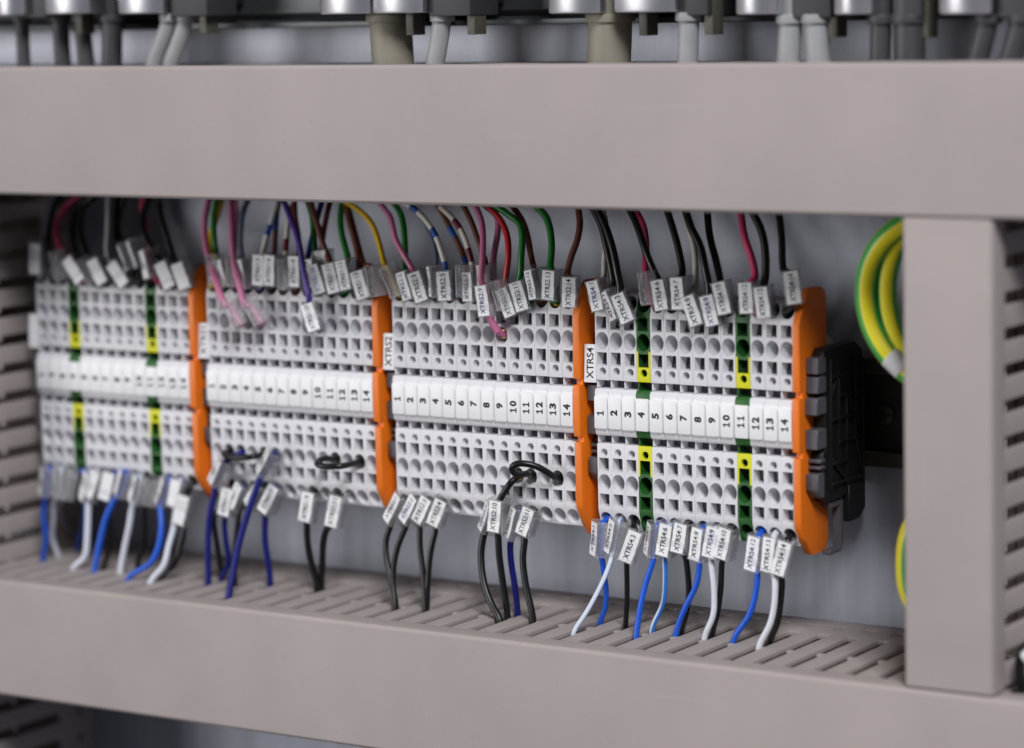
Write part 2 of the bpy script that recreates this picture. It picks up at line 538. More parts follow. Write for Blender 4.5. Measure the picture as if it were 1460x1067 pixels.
# ------------------------------------------------------------------ DIN rail
rail = empty('mounting_rail', (0, 0, 0))
tag(rail, 'steel top-hat rail carrying the terminals, its bare end in shadow', 'rail')
pr = [(34.4, 17.5), (34.4, 12.6), (40.6, 12.6), (40.6, -12.6), (34.4, -12.6), (34.4, -17.5), (35.4, -17.5), (35.4, -13.6), (41.6, -13.6), (41.6, 13.6), (35.4, 13.6), (35.4, 17.5)]
obj('rail_profile', MB().prism(pr, -254, 124).mesh('rail_profile', bevel=0.2, seg=1), M['rail'], rail)
def disc(x, y, z, r, h, n=24):
    m = MB()
    m.prism_z([(r * math.cos(2 * math.pi * k / n), r * math.sin(2 * math.pi * k / n)) for k in range(n)], 0, h)
    m.v = [(x + a, y - c, z + b) for a, b, c in m.v]
    return m
for x, z in ((82.5, -1.2), (113.5, -1.2)):
    sc = obj('screw', disc(x, 40.5, z, 3.4, 1.6).mesh('screw', bevel=0.4), M['rail'], rail)
    obj('screw_slot', MB().box(x - 3.2, x + 3.2, 38.7, 38.88, z - 0.35, z + 0.35).mesh('screw_slot'), M['black_plastic'], sc)

# ------------------------------------------------------------------ terminals
HALF = 2.555
def cutter(shape, cx, cy, cz, rx, rz, depth, normal, taper=0.7, n=28):
    """tapering hole: shape 'round' or 'square', centred on a face with the given outward normal (in the yz plane)"""
    ny, nz = normal
    ay, az = -nz, ny                                   # in-face direction (y, z)
    if ay * 0 + az < 0: ay, az = -ay, -az
    m = MB()
    if shape == 'round': ring = [(math.cos(2 * math.pi * k / n), math.sin(2 * math.pi * k / n)) for k in range(n)]
    else: ring = [(-1, -1), (1, -1), (1, 1), (-1, 1)]
    k = len(ring)
    for t, sc in ((1.0, 1.0 + (1 - taper) / depth), (-depth, taper)):
        for a, b in ring:
            m.v.append((cx + a * rx * sc, cy + b * rz * sc * ay + ny * t, cz + b * rz * sc * az + nz * t))
    m.f = [tuple(range(k)), tuple(range(2 * k - 1, k - 1, -1))] + [(i, k + i, k + (i + 1) % k, (i + 1) % k) for i in range(k)]
    return m

SL = Vector((2.1, 6.4)).normalized()                   # slanted face runs (dy, dz); outward normal for the top
NT = (-SL[1], SL[0])
PROFILE = [(10.5, 39.4), (4.0, 39.2), (3.3, 38.9), (1.2, 32.4), (1.2, 10.5), (10.5, 10.5), (10.5, 7.7), (0.9, 7.7), (0.3, 6.6), (0.3, -6.6), (0.9, -7.7), (10.5, -7.7), (10.5, -10.5),
           (1.2, -10.5), (1.2, -32.4), (3.3, -38.9), (4.0, -39.2), (10.5, -39.4), (17, -36), (24, -26), (34.0, -20), (34.0, 20), (24, 26), (17, 36)]

def apply_boolean(me, cut, solver='EXACT'):
    a = bpy.data.objects.new('work', me)
    b = bpy.data.objects.new('cut', cut)
    COL.objects.link(a)
    COL.objects.link(b)
    mod = a.modifiers.new('hole', 'BOOLEAN')
    mod.operation = 'DIFFERENCE'
    mod.object = b
    mod.solver = solver
    bpy.context.view_layer.update()
    r = bpy.data.meshes.new_from_object(a.evaluated_get(bpy.context.evaluated_depsgraph_get()))
    bpy.data.objects.remove(a)
    bpy.data.objects.remove(b)
    return r

def terminal_body(kind):
    me = MB().prism(PROFILE, -HALF, HALF).mesh('housing', bevel=0.11, seg=2)
    cut = MB()
    def add(m):
        i = len(cut.v)
        cut.v += m.v
        cut.f += [tuple(i + k for k in f) for f in m.f]
    for s in (1, -1):
        add(cutter('round', 0.1, 1.2, s * 13.4, 1.25, 1.3, 10.0, (-1, 0), 0.6, 20))
        add(cutter('square', -0.1, 1.2, s * 17.4, 1.86, 2.2, 15.0, (-1, 0), 0.66))
        add(cutter('round', 0.05, 1.2, s * 23.4, 2.36, 2.85, 15.0, (-1, 0), 0.5, 32))
        add(cutter('square', -0.1, 1.2, s * 29.2, 1.86, 2.1, 15.0, (-1, 0), 0.66))
        add(cutter('round', 0.05, 2.28, s * 35.7, 2.3, 2.65, 12.0, (NT[0], s * NT[1]), 0.6, 32))
    c = cut.mesh('cut')
    me = apply_boolean(me, c)
    for p in me.polygons: p.use_smooth = True
    me.set_sharp_from_angle(angle=math.radians(35))
    me.name = 'housing'
    me.materials.clear()
    if kind == 'grey':
        me.materials.append(M['grey'])
    else:
        me.materials.append(M['earth'])
    return me

BODY = {k: terminal_body(k) for k in ('grey', 'green')}
WALLS = {}
SLOTS = {}
for s_ in (1, -1):
    za, zb = sorted((s_ * 7.9, s_ * 10.3))
    SLOTS[s_] = MB().box(-2.0, 0.5, 5.6, 10.9, za, zb).box(0.5, 2.5, 8.6, 10.9, za, zb).mesh('shaded_jumper_slot', bevel=0.06, seg=1)  # recess blocks, coloured dark to imitate shade in the gap
    for k_ in ('grey', 'green'):
        WALLS[s_, k_] = MB().box(-2.5, -2.02, 1.7, 10.9, za, zb).mesh('divider', bevel=0.08, seg=1)
TAGM = MB().box(-2.32, 2.32, -0.75, 0.5, -5.3, 5.3).mesh('number_tag', bevel=0.35, seg=2)
sm = MB()
for s_ in (1, -1):
    for zc_ in (17.4, 29.2):
        sm.prism([(4.3, s_ * (zc_ - 1.95)), (5.6, s_ * (zc_ + 1.95)), (6.4, s_ * (zc_ + 1.95)), (5.6, s_ * (zc_ - 1.95))], -1.72, 1.6)
    sm.box(-1.7, 1.7, 9.6, 10.4, min(s_ * 21.6, s_ * 25.2), max(s_ * 21.6, s_ * 25.2))
SPRING = sm.mesh('clamp_spring_shade')  # clamp plates, dark and set shallow to stand in for shade in the holes
OFF = {1: -241.5, 2: -161.2, 3: -80.6, 4: 0.0}
BANK = {1: 'the blurred far bank at the left end', 2: 'the all-grey bank second from the far end', 3: 'the sharp all-grey bank tagged XTRS2', 4: 'the nearest bank tagged XTRS4'}
NUM = 'one two three four five six seven eight nine ten eleven twelve thirteen fourteen'.split()
for b in (1, 2, 3, 4):
    for k in range(14):
        pe = b in (1, 4) and k in (3, 10)
        t = empty('terminal_block', (OFF[b] + 5.2 * k, random.uniform(-0.08, 0.08), random.uniform(-0.06, 0.06)))
        tag(t, ('green and yellow earth terminal numbered %s in %s' if pe else 'light grey terminal numbered %s in %s') % (NUM[k], BANK[b]),
            'terminal block', 'numbered terminal blocks in four banks')
        obj('housing', BODY['green' if pe else 'grey'], None, t)
        for s_ in (1, -1):
            obj('shaded_jumper_slot', SLOTS[s_], M['dark_grey'], t)
            kk = 'green' if pe else 'grey'
            obj('divider', WALLS[s_, kk], M[kk], t)
        tag(obj('clamp_spring_shade', SPRING, M['clamp'], t), kind='stuff')
        nt_ = obj('number_tag', TAGM, M['marker'], t)
        nt_.rotation_euler = (random.uniform(-0.012, 0.012), random.uniform(-0.01, 0.01), random.uniform(-0.02, 0.02))
        tm = number_mesh(str(k + 1), 2.65)
        le = obj('lettering', tm, M['ink'], nt_)
        frame(le, (random.uniform(-0.12, 0.12), -0.79, random.uniform(-0.15, 0.15)), Vector((0, 0, 1)), Vector((-1, 0, 0)), Vector((0, -1, 0)))

# ------------------------------------------------------------------ orange end plates
EP = [(-0.3, 31.0), (0.6, 33.6), (6.4, 41.8), (8.0, 42.4), (14.5, 42.4), (17.4, 41.0), (18.4, 38.5), (18.4, -38.5), (17.4, -41.0), (14.5, -42.4), (8.0, -42.4), (6.4, -41.8), (0.6, -33.6), (-0.3, -31.0),
      (-0.3, -10.5), (1.6, -10.5), (1.6, -8.5), (-0.8, -8.5), (-0.8, 8.5), (1.6, 8.5), (1.6, 10.5), (-0.3, 10.5)]
EPM = MB().prism(EP, 0, 2.5).mesh('end_plate', bevel=0.22, seg=2)
EPL = {1: 'orange end plate closing the blurred far bank', 2: 'orange end plate after the second bank, beside the XTRS2 tag',
       3: 'orange end plate between the XTRS2 and XTRS4 banks', 4: 'orange end plate at the open end of the XTRS4 bank'}
for b in (1, 2, 3, 4):
    o = obj('end_plate', EPM, M['orange'], None, (OFF[b] + 70.35, 0, 0))
    tag(o, EPL[b], 'end plate', 'orange end plates')

# ------------------------------------------------------------------ dark grey end stops with bank tags
def end_stop(x0, label, w=4.2, bank_tag=None, full=False):
    r = empty('end_stop', (x0, 0, 0))
    tag(r, label, 'end stop', 'dark grey end stops')
    body = [(6.5, 20.5), (6.5, 9.6), (8.5, 8.6), (8.5, -8.6), (6.5, -9.6), (6.5, -22), (9, -25.5), (20, -25.5), (30, -23), (35, -20.5), (35, 20.5), (30, 23.5), (9, 23.5)]
    obj('body', MB().prism(body, 0.05, w - 0.25).mesh('body', bevel=0.25, seg=1), M['black_plastic' if full else 'dark_grey'], r)
    f = MB()
    f.box(0.1, w, 2.6, 9.0, 3.0, 8.4)
    f.box(0.1, w, 2.6, 9.0, -7.9, -1.6)
    f.prism([(2.6, -15.6), (7.2, -15.6), (7.2, -23.5), (5.0, -23.5), (2.6, -20.6)], 0.1, w)
    f.prism([(4.4, -11.2), (8, -11.2), (8, -12.4), (4.4, -12.4)], 0.1, w)
    f.prism([(4.4, -13.4), (8, -13.4), (8, -14.4), (4.4, -14.4)], 0.1, w)
    f.box(0.1, w, 3.4, 9.0, 9.8, 15.0)
    f.box(0.1, w, 3.4, 9.0, 15.9, 21.0)
    obj('front_block', f.mesh('front_block', bevel=0.25, seg=1), M['dark_grey'], r)
    if full:
        m = MB()
        xx = w - 0.25
        for z, ya, yb in ((-20, 11, 34), (-13.5, 11, 22.5), (-7, 16, 34), (0.5, 11, 28), (7.5, 16, 34), (14, 11, 22)): m.box(xx - 0.1, xx + 1.2, ya, yb, z - 0.45, z + 0.45)
        for y, za, zb in ((11.0, -22, 20), (16.5, -14, 15), (22.0, -22, 8), (28.0, -8, 20), (33.6, -22, 18)): m.box(xx - 0.1, xx + 1.1, y - 0.45, y + 0.45, za, zb)
        for (ya, za, yb, zb) in ((12, -12, 21, -20), (23, 7, 33, -6), (12, 8, 16, 14), (29, -8, 33, -19)):
            dy, dz = yb - ya, zb - za
            ll = math.hypot(dy, dz)
            oy, oz = -dz / ll * 0.45, dy / ll * 0.45
            m.prism([(ya + oy, za + oz), (yb + oy, zb + oz), (yb - oy, zb - oz), (ya - oy, za - oz)], xx - 0.1, xx + 1.0)
        obj('rib', m.mesh('rib', bevel=0.12, seg=1), M['black_plastic'], r)
        m = MB().prism([(13, -26), (22, -26), (22, -40), (20.5, -43), (12.6, -43), (12.6, -41.6), (20.0, -41.6), (20.0, -28), (13, -28)], 0.4, 3.4)
        obj('release_foot', m.mesh('release_foot', bevel=0.2, seg=1), M['dark_grey'], r)
        m = MB()
        m.prism([(24, -22), (35.5, -22), (35.5, -31), (31, -34), (24, -34)], 0.4, 4.6)
        obj('rail_clamp', m.mesh('rail_clamp', bevel=0.3, seg=1), M['black_plastic'], r)
    if bank_tag is not None:
        m = MB().box(-0.15, 4.35, -0.6, 0.5, -6.3, 6.3)
        p = obj('bank_tag', m.mesh('bank_tag', bevel=0.4, seg=2), M['marker'], r, (0.0, 1.9, 15.6))
        p.rotation_euler = (math.radians(-4), 0, math.radians(6))
        if bank_tag:
            le = obj('lettering', text_mesh(bank_tag, 2.5, 10.2, 0.016), M['ink'], p)
            frame(le, (2.1, -0.64, 0.1), Vector((0, 0, 1)), Vector((-1, 0, 0)), Vector((0, -1, 0)))
    return r
end_stop(OFF[1] - 7.0, 'grey end stop with a white tag at the far end of the blurred bank', bank_tag='')
end_stop(OFF[2] - 7.0, 'grey end stop with a blurred tag before the second bank', bank_tag='XTRS1')
end_stop(OFF[3] - 7.0, 'grey end stop carrying the white XTRS2 tag', bank_tag='XTRS2')
end_stop(OFF[4] - 7.0, 'grey end stop carrying the white XTRS4 tag', bank_tag='XTRS4')
end_stop(OFF[4] + 73.0, 'dark end stop with ribbed side at the open end of the rail', w=4.4, full=True)

# ------------------------------------------------------------------ wires with label sleeves
WIRES = [
    (1,'top',0,'grey',2.0,[(-241.5,9.0,32.6),(-241.5,1.2,36.0),(-240.8,-0.7,38.1),(-240.6,-0.7,40.6),(-240.5,-0.7,43.1),(-240.3,-0.7,45.7),(-240.2,-0.7,48.2),(-240.8,2.3,49.3),(-242.1,6.8,58.8),(-241.0,9.2,65.9),(-239.2,12.9,76.8)],((-240.47,-0.73,43.14),(0.057,-0.0,0.998),(0.173,-0.985,-0.01),11.5,'')),
    (1,'top',1,'black',2.0,[(-236.3,9.0,32.6),(-236.3,1.2,36.0),(-228.5,-1.5,36.4),(-229.0,-1.5,38.6),(-229.6,-1.5,40.9),(-230.1,-1.5,43.1),(-230.7,-1.5,45.4),(-236.5,1.6,45.5),(-240.0,4.7,51.7),(-241.2,8.2,58.7),(-238.5,10.7,65.5),(-233.9,14.9,76.7)],((-229.56,-1.51,40.89),(-0.24,0.0,0.971),(-0.795,-0.574,-0.196),10.5,'')),
    (1,'top',4,'pink',2.0,[(-220.7,9.0,32.6),(-220.7,1.2,36.0),(-219.0,-0.7,35.7),(-220.4,-0.7,37.5),(-221.9,-0.7,39.4),(-223.4,-0.7,41.2),(-224.8,-0.7,43.1),(-229.6,1.8,43.5),(-235.0,4.1,49.3),(-237.2,6.5,55.3),(-234.6,8.8,61.3),(-228.6,9.8,65.7),(-213.5,12.4,76.8)],((-221.9,-0.71,39.37),(-0.618,0.0,0.786),(0.069,-0.996,0.054),10.7,'')),
    (1,'top',5,'black',2.2,[(-215.5,9.0,32.6),(-215.5,1.2,36.0),(-213.4,-1.4,35.0),(-214.7,-1.4,36.9),(-215.9,-1.4,38.8),(-217.2,-1.4,40.6),(-218.4,-1.4,42.5),(-223.5,1.5,43.4),(-227.3,3.7,48.1),(-230.2,6.6,54.3),(-230.0,9.5,60.6),(-225.8,11.0,65.9),(-217.0,14.1,76.8)],((-215.93,-1.38,38.78),(-0.553,0.0,0.833),(-0.638,-0.643,-0.423),10.2,'')),
    (1,'top',6,'black',2.4,[(-210.3,9.0,32.6),(-210.3,1.2,36.0),(-208.5,-0.7,35.3),(-209.6,-0.7,37.2),(-210.8,-0.7,39.1),(-211.9,-0.7,41.1),(-213.0,-0.7,43.0),(-218.7,2.0,43.5),(-223.9,4.8,49.6),(-227.0,7.4,55.4),(-227.2,10.2,61.8),(-221.6,11.1,66.0),(-207.3,13.6,76.8)],((-210.78,-0.73,39.13),(-0.505,0.0,0.863),(0.15,-0.985,0.088),10.2,'')),
    (1,'top',7,'grey',2.0,[(-205.1,9.0,32.6),(-205.1,1.2,36.0),(-198.2,-0.7,34.9),(-199.6,-0.7,36.7),(-201.1,-0.7,38.4),(-202.5,-0.7,40.1),(-203.9,-0.7,41.9),(-207.8,1.3,42.4),(-210.3,2.8,47.2),(-210.7,4.2,51.4),(-211.9,6.2,57.7),(-213.1,8.3,66.1),(-214.6,11.1,76.8)],((-201.05,-0.73,38.41),(-0.637,0.0,0.771),(0.134,-0.985,0.111),10.2,'')),
    (1,'top',8,'black',2.2,[(-199.9,9.0,32.6),(-199.9,1.2,36.0),(-195.0,-1.3,41.0),(-195.8,-1.3,43.1),(-196.6,-1.3,45.2),(-197.5,-1.3,47.3),(-198.3,-1.3,49.4),(-205.3,1.5,49.7),(-207.5,3.9,55.1),(-208.9,6.6,61.3),(-209.1,8.1,65.9),(-209.8,11.5,76.8)],((-196.64,-1.26,45.19),(-0.367,0.0,0.93),(-0.658,-0.707,-0.26),10.2,'')),
    (1,'top',9,'black',2.2,[(-194.7,9.0,32.6),(-194.7,1.2,36.0),(-190.7,-1.1,42.2),(-191.5,-1.1,44.3),(-192.3,-1.1,46.5),(-193.1,-1.1,48.7),(-193.9,-1.1,50.8),(-203.6,2.7,49.6),(-207.9,6.2,54.9),(-210.0,10.2,61.0),(-209.9,12.2,65.6),(-209.5,17.2,76.8)],((-192.35,-1.14,46.5),(-0.347,0.0,0.938),(-0.603,-0.766,-0.223),10.5,'')),
    (1,'top',10,'black',1.9,[(-189.5,9.0,32.6),(-189.5,1.2,36.0),(-193.0,0.9,38.0),(-198.2,1.9,40.9),(-203.5,3.5,46.0),(-207.7,5.6,52.5),(-208.0,7.6,59.1),(-206.2,9.3,65.8),(-203.4,12.0,76.8)],None),
    (1,'top',11,'pink',2.0,[(-184.3,9.0,32.6),(-184.3,1.2,36.0),(-186.2,-0.9,38.4),(-186.7,-0.9,40.6),(-187.3,-0.9,42.8),(-187.8,-0.9,45.0),(-188.3,-0.9,47.2),(-193.9,5.1,47.5),(-197.9,10.1,54.9),(-201.2,12.8,61.0),(-202.2,14.2,65.6),(-204.5,17.6,76.8)],((-187.26,-0.88,42.8),(-0.239,0.0,0.971),(-0.41,-0.906,-0.101),10.3,'')),
    (1,'top',12,'black',2.2,[(-179.1,9.0,32.6),(-179.1,1.2,36.0),(-177.4,-0.8,34.8),(-178.4,-0.8,36.8),(-179.4,-0.8,38.8),(-180.4,-0.8,40.8),(-181.5,-0.8,42.9),(-184.4,0.1,44.3),(-189.4,1.2,49.8),(-194.1,3.8,54.8),(-195.8,6.5,59.8),(-194.4,9.0,66.1),(-191.9,13.3,76.8)],((-179.45,-0.76,38.84),(-0.447,0.0,0.895),(0.232,-0.966,0.116),10.2,'')),
    (1,'top',13,'black',2.2,[(-173.9,9.0,32.6),(-173.9,1.2,36.0),(-170.5,-0.8,34.6),(-171.3,-0.8,36.7),(-172.2,-0.8,38.8),(-173.0,-0.8,40.9),(-173.8,-0.8,42.9),(-178.0,1.7,44.0),(-184.8,5.5,53.1),(-189.5,8.3,59.8),(-191.8,10.4,66.0),(-195.8,13.8,76.8)],((-172.16,-0.76,38.77),(-0.373,0.0,0.928),(0.24,-0.966,0.097),10.2,'')),
    (2,'middle_top',2,'rose',2.0,[(-150.8,8.0,23.5),(-150.5,0.8,23.8),(-144.1,-4.6,23.1),(-145.3,-4.6,25.0),(-146.6,-4.6,26.9),(-147.9,-4.6,28.7),(-149.1,-4.6,30.6),(-149.0,-6.3,29.4),(-152.8,-5.5,35.5),(-157.0,-3.6,42.5),(-161.5,-0.7,49.4),(-165.5,3.9,57.2),(-167.9,10.2,66.0),(-170.9,17.9,76.8)],((-146.59,-4.55,26.87),(-0.56,0.0,0.828),(-0.717,-0.5,-0.485),10.3,'')),
    (2,'middle_top',4,'rose',2.0,[(-140.4,8.0,23.5),(-140.1,0.8,23.8),(-134.7,-4.6,24.1),(-136.1,-4.6,25.8),(-137.5,-4.6,27.6),(-138.9,-4.6,29.3),(-140.3,-4.6,31.1),(-140.7,-6.3,29.7),(-143.4,-5.4,36.8),(-146.5,-3.8,43.3),(-149.1,-1.4,49.8),(-152.5,2.8,57.6),(-156.9,8.4,66.4),(-162.3,15.1,76.8)],((-137.48,-4.55,27.59),(-0.623,0.0,0.782),(-0.678,-0.5,-0.539),10.2,'')),
    (2,'top',0,'yellow',1.9,[(-161.2,9.0,32.6),(-161.2,1.2,36.0),(-156.8,-1.7,37.2),(-157.0,-1.7,39.5),(-157.2,-1.7,41.7),(-157.3,-1.6,44.0),(-157.5,-1.6,46.2),(-163.2,4.0,47.0),(-166.8,8.8,52.9),(-166.3,11.6,58.1),(-166.3,15.2,65.7),(-166.3,20.4,76.8)],((-157.16,-1.65,41.7),(-0.076,0.0,0.997),(-0.864,-0.5,-0.065),10.3,'')),
    (2,'top',1,'green',1.9,[(-156.0,9.0,32.6),(-156.0,1.2,36.0),(-153.3,-0.7,36.0),(-153.8,-0.7,38.2),(-154.3,-0.7,40.4),(-154.9,-0.7,42.6),(-155.4,-0.7,44.7),(-157.4,0.3,45.5),(-160.0,2.1,52.6),(-161.9,4.6,59.7),(-161.7,6.8,66.4),(-161.5,10.1,76.8)],((-154.34,-0.7,40.38),(-0.236,0.0,0.972),(-0.0,-1.0,0.0),10.2,'')),
    (2,'top',2,'rose',1.7,[(-150.8,9.0,32.6),(-150.8,1.2,36.0),(-148.2,-1.6,36.8),(-148.4,-1.6,39.0),(-148.5,-1.6,41.3),(-148.7,-1.6,43.5),(-148.9,-1.7,45.7),(-153.8,5.0,46.2),(-157.3,11.0,52.9),(-159.2,14.2,59.0),(-162.2,17.2,65.6),(-167.3,22.2,76.8)],((-148.53,-1.65,41.27),(-0.079,-0.0,0.997),(-0.863,-0.5,-0.069),10.2,'')),
    (2,'top',3,'slate',1.7,[(-145.6,9.0,32.6),(-145.6,1.2,36.0),(-143.2,-0.8,36.0),(-143.5,-0.8,38.3),(-143.9,-0.8,40.6),(-144.3,-0.8,42.9),(-144.6,-0.8,45.1),(-147.6,2.2,45.2),(-149.4,3.6,47.9),(-152.0,7.1,54.9),(-153.0,9.9,60.5),(-151.6,12.3,66.2),(-148.9,16.9,76.8)],((-143.9,-0.81,40.58),(-0.161,0.0,0.987),(-0.338,-0.94,-0.055),10.5,'')),
    (2,'top',4,'bluewhite',1.7,[(-140.4,9.0,32.6),(-140.4,1.2,36.0),(-137.4,-0.7,37.4),(-137.2,-0.7,39.9),(-137.0,-0.7,42.3),(-136.9,-0.7,44.8),(-136.7,-0.7,47.2),(-138.6,2.1,47.9),(-138.6,4.8,53.5),(-138.0,7.9,60.0),(-137.6,10.5,65.6),(-137.0,15.8,76.8)],((-137.03,-0.71,42.31),(0.069,0.0,0.998),(0.087,-0.996,-0.006),11.2,'')),
    (2,'top',5,'blackblue',1.7,[(-135.2,9.0,32.6),(-135.2,1.2,36.0),(-132.4,-0.7,37.6),(-132.2,-0.7,39.9),(-132.0,-0.7,42.3),(-131.9,-0.7,44.7),(-131.7,-0.7,47.1),(-133.6,2.3,47.5),(-135.6,5.7,53.9),(-137.2,8.8,60.0),(-137.9,11.7,66.0),(-139.1,16.9,76.8)],((-132.03,-0.7,42.34),(0.069,0.0,0.998),(0.0,-1.0,0.0),10.9,'')),
    (2,'top',6,'brownwhite',1.7,[(-130.0,9.0,32.6),(-130.0,1.2,36.0),(-125.7,-1.7,36.8),(-125.8,-1.7,39.2),(-125.9,-1.7,41.5),(-126.0,-1.7,43.8),(-126.1,-1.7,46.1),(-128.0,1.0,42.5),(-128.9,2.4,45.7),(-130.4,5.1,51.7),(-131.5,8.0,58.2),(-131.3,10.9,64.8),(-130.9,16.1,76.7)],((-125.91,-1.65,41.48),(-0.044,0.0,0.999),(-0.865,-0.5,-0.038),10.6,'')),
    (2,'middle_top',9,'purple',1.8,[(-114.4,8.0,23.5),(-114.1,0.8,23.8),(-111.9,-3.7,22.6),(-112.7,-3.7,24.7),(-113.5,-3.7,26.8),(-114.2,-3.7,28.9),(-115.0,-3.7,31.1),(-113.0,-5.5,33.1),(-114.7,-5.1,37.8),(-117.4,-3.3,46.1),(-120.5,-1.0,53.0),(-125.4,2.0,59.3),(-132.0,6.3,66.3),(-141.9,12.8,76.8)],((-113.47,-3.71,26.82),(-0.338,0.0,0.941),(0.322,-0.94,0.116),10.2,'')),
    (2,'top',7,'brown',1.8,[(-124.8,9.0,32.6),(-124.8,1.2,36.0),(-121.3,-0.7,37.5),(-121.3,-0.7,39.9),(-121.3,-0.7,42.3),(-121.2,-0.7,44.8),(-121.2,-0.7,47.2),(-122.8,2.3,47.8),(-125.1,5.2,53.3),(-129.0,8.8,60.1),(-131.3,11.7,65.7),(-135.8,17.5,76.8)],((-121.26,-0.7,42.33),(0.013,-0.0,1.0),(-0.0,-1.0,-0.0),11.0,'')),
    (2,'top',8,'navy',1.7,[(-119.6,9.0,32.6),(-119.6,1.2,36.0),(-114.8,-0.7,37.3),(-115.2,-0.7,39.5),(-115.6,-0.7,41.7),(-116.0,-0.7,43.9),(-116.4,-0.7,46.1),(-118.7,2.0,47.0),(-119.1,4.2,51.6),(-118.7,8.3,60.4),(-118.6,10.8,65.8),(-118.3,15.9,76.8)],((-115.57,-0.73,41.72),(-0.182,-0.0,0.983),(0.171,-0.985,0.032),10.2,'')),
    (2,'top',9,'green',1.9,[(-114.4,9.0,32.6),(-114.4,1.2,36.0),(-111.4,-0.8,35.3),(-112.1,-0.8,37.5),(-112.9,-0.8,39.6),(-113.7,-0.8,41.7),(-114.5,-0.8,43.8),(-115.0,1.4,44.8),(-118.0,4.7,53.5),(-120.3,7.3,60.5),(-123.8,9.4,66.0),(-130.8,13.5,76.8)],((-112.92,-0.81,39.58),(-0.343,0.0,0.939),(0.321,-0.94,0.117),10.3,'XTRS1:10')),
    (2,'top',10,'brown',1.9,[(-109.2,9.0,32.6),(-109.2,1.2,36.0),(-105.0,-0.8,35.9),(-105.6,-0.8,38.1),(-106.2,-0.8,40.3),(-106.7,-0.8,42.5),(-107.3,-0.8,44.7),(-109.0,1.2,46.0),(-113.6,3.4,52.3),(-116.7,5.3,57.8),(-121.5,7.9,65.7),(-128.4,11.7,76.8)],((-106.17,-0.76,40.31),(-0.248,0.0,0.969),(0.251,-0.966,0.064),10.3,'XTRS1:11')),
    (2,'top',11,'green',1.9,[(-104.0,9.0,32.6),(-104.0,1.2,36.0),(-99.3,-0.7,37.2),(-99.8,-0.7,39.5),(-100.3,-0.7,41.8),(-100.8,-0.7,44.1),(-101.3,-0.7,46.4),(-101.8,2.2,46.1),(-107.3,6.5,54.6),(-110.0,9.5,60.5),(-110.6,12.0,65.6),(-111.9,17.6,76.8)],((-100.26,-0.7,41.8),(-0.215,0.0,0.977),(0.0,-1.0,0.0),10.7,'')),
    (2,'top',12,'brown',1.9,[(-98.8,9.0,32.6),(-98.8,1.2,36.0),(-92.9,-0.8,34.1),(-93.6,-0.8,36.2),(-94.3,-0.8,38.4),(-94.9,-0.8,40.5),(-95.6,-0.8,42.7),(-97.3,2.5,43.8),(-101.0,6.2,50.5),(-105.7,9.2,58.3),(-109.6,12.1,65.6),(-115.5,16.5,76.8)],((-94.26,-0.81,38.38),(-0.305,0.0,0.952),(0.326,-0.94,0.104),10.2,'XTRS1:13')),
    (2,'top',13,'brown',1.8,[(-93.6,9.0,32.6),(-93.6,1.2,36.0),(-87.1,-1.7,35.6),(-87.5,-1.7,37.9),(-87.9,-1.7,40.2),(-88.4,-1.7,42.4),(-88.8,-1.7,44.7),(-95.9,3.3,45.0),(-101.4,8.0,50.4),(-106.5,11.7,58.0),(-111.1,15.2,65.1),(-118.7,20.8,76.7)],((-87.93,-1.65,40.16),(-0.185,0.0,0.983),(-0.851,-0.5,-0.161),10.5,'')),
    (2,'top',10,'darkred',1.8,[(-109.2,9.0,32.6),(-109.2,1.2,36.0),(-112.3,3.4,40.1),(-112.6,3.4,42.3),(-112.9,3.4,44.5),(-113.2,3.4,46.8),(-113.5,3.4,49.0),(-118.5,9.7,49.2),(-120.6,13.3,52.7),(-120.9,16.1,59.8),(-120.5,18.2,65.2),(-119.6,22.8,76.7)],((-112.88,3.37,44.53),(-0.128,-0.0,0.992),(0.172,-0.985,0.022),10.2,'')),
    (3,'top',0,'yellow',1.7,[(-80.6,9.0,32.6),(-80.6,1.2,36.0),(-78.6,-1.7,35.6),(-79.6,-1.7,37.9),(-80.6,-1.7,40.1),(-81.5,-1.7,42.3),(-82.5,-1.7,44.6),(-85.7,1.1,45.1),(-90.5,4.8,52.6),(-95.4,7.8,58.6),(-100.9,9.6,62.3),(-109.5,11.4,66.0),(-128.9,15.6,74.4)],((-80.55,-1.65,40.1),(-0.401,0.0,0.916),(-0.793,-0.5,-0.347),11.1,'')),
    (3,'top',1,'green',1.8,[(-75.4,9.0,32.6),(-75.4,1.2,36.0),(-73.4,-0.7,34.7),(-74.1,-0.7,36.9),(-74.7,-0.7,39.0),(-75.4,-0.7,41.2),(-76.0,-0.7,43.3),(-78.9,3.5,44.1),(-81.2,7.0,48.7),(-83.9,10.6,55.7),(-87.2,13.5,61.9),(-91.4,15.3,65.6),(-103.7,20.6,76.8)],((-74.72,-0.73,39.02),(-0.294,0.0,0.956),(-0.166,-0.985,-0.051),10.2,'XTRS2:2')),
    (3,'top',2,'rose',1.7,[(-70.2,9.0,32.6),(-70.2,1.2,36.0),(-68.8,-0.8,34.2),(-69.6,-0.8,36.4),(-70.3,-0.8,38.6),(-71.1,-0.8,40.7),(-71.9,-0.8,42.9),(-73.2,-0.2,44.2),(-77.3,0.4,49.4),(-81.6,2.1,54.0),(-85.3,4.7,61.1),(-91.4,6.7,66.2),(-103.8,10.7,76.8)],((-70.34,-0.81,38.56),(-0.336,0.0,0.942),(0.322,-0.94,0.115),10.5,'XTRS2:3')),
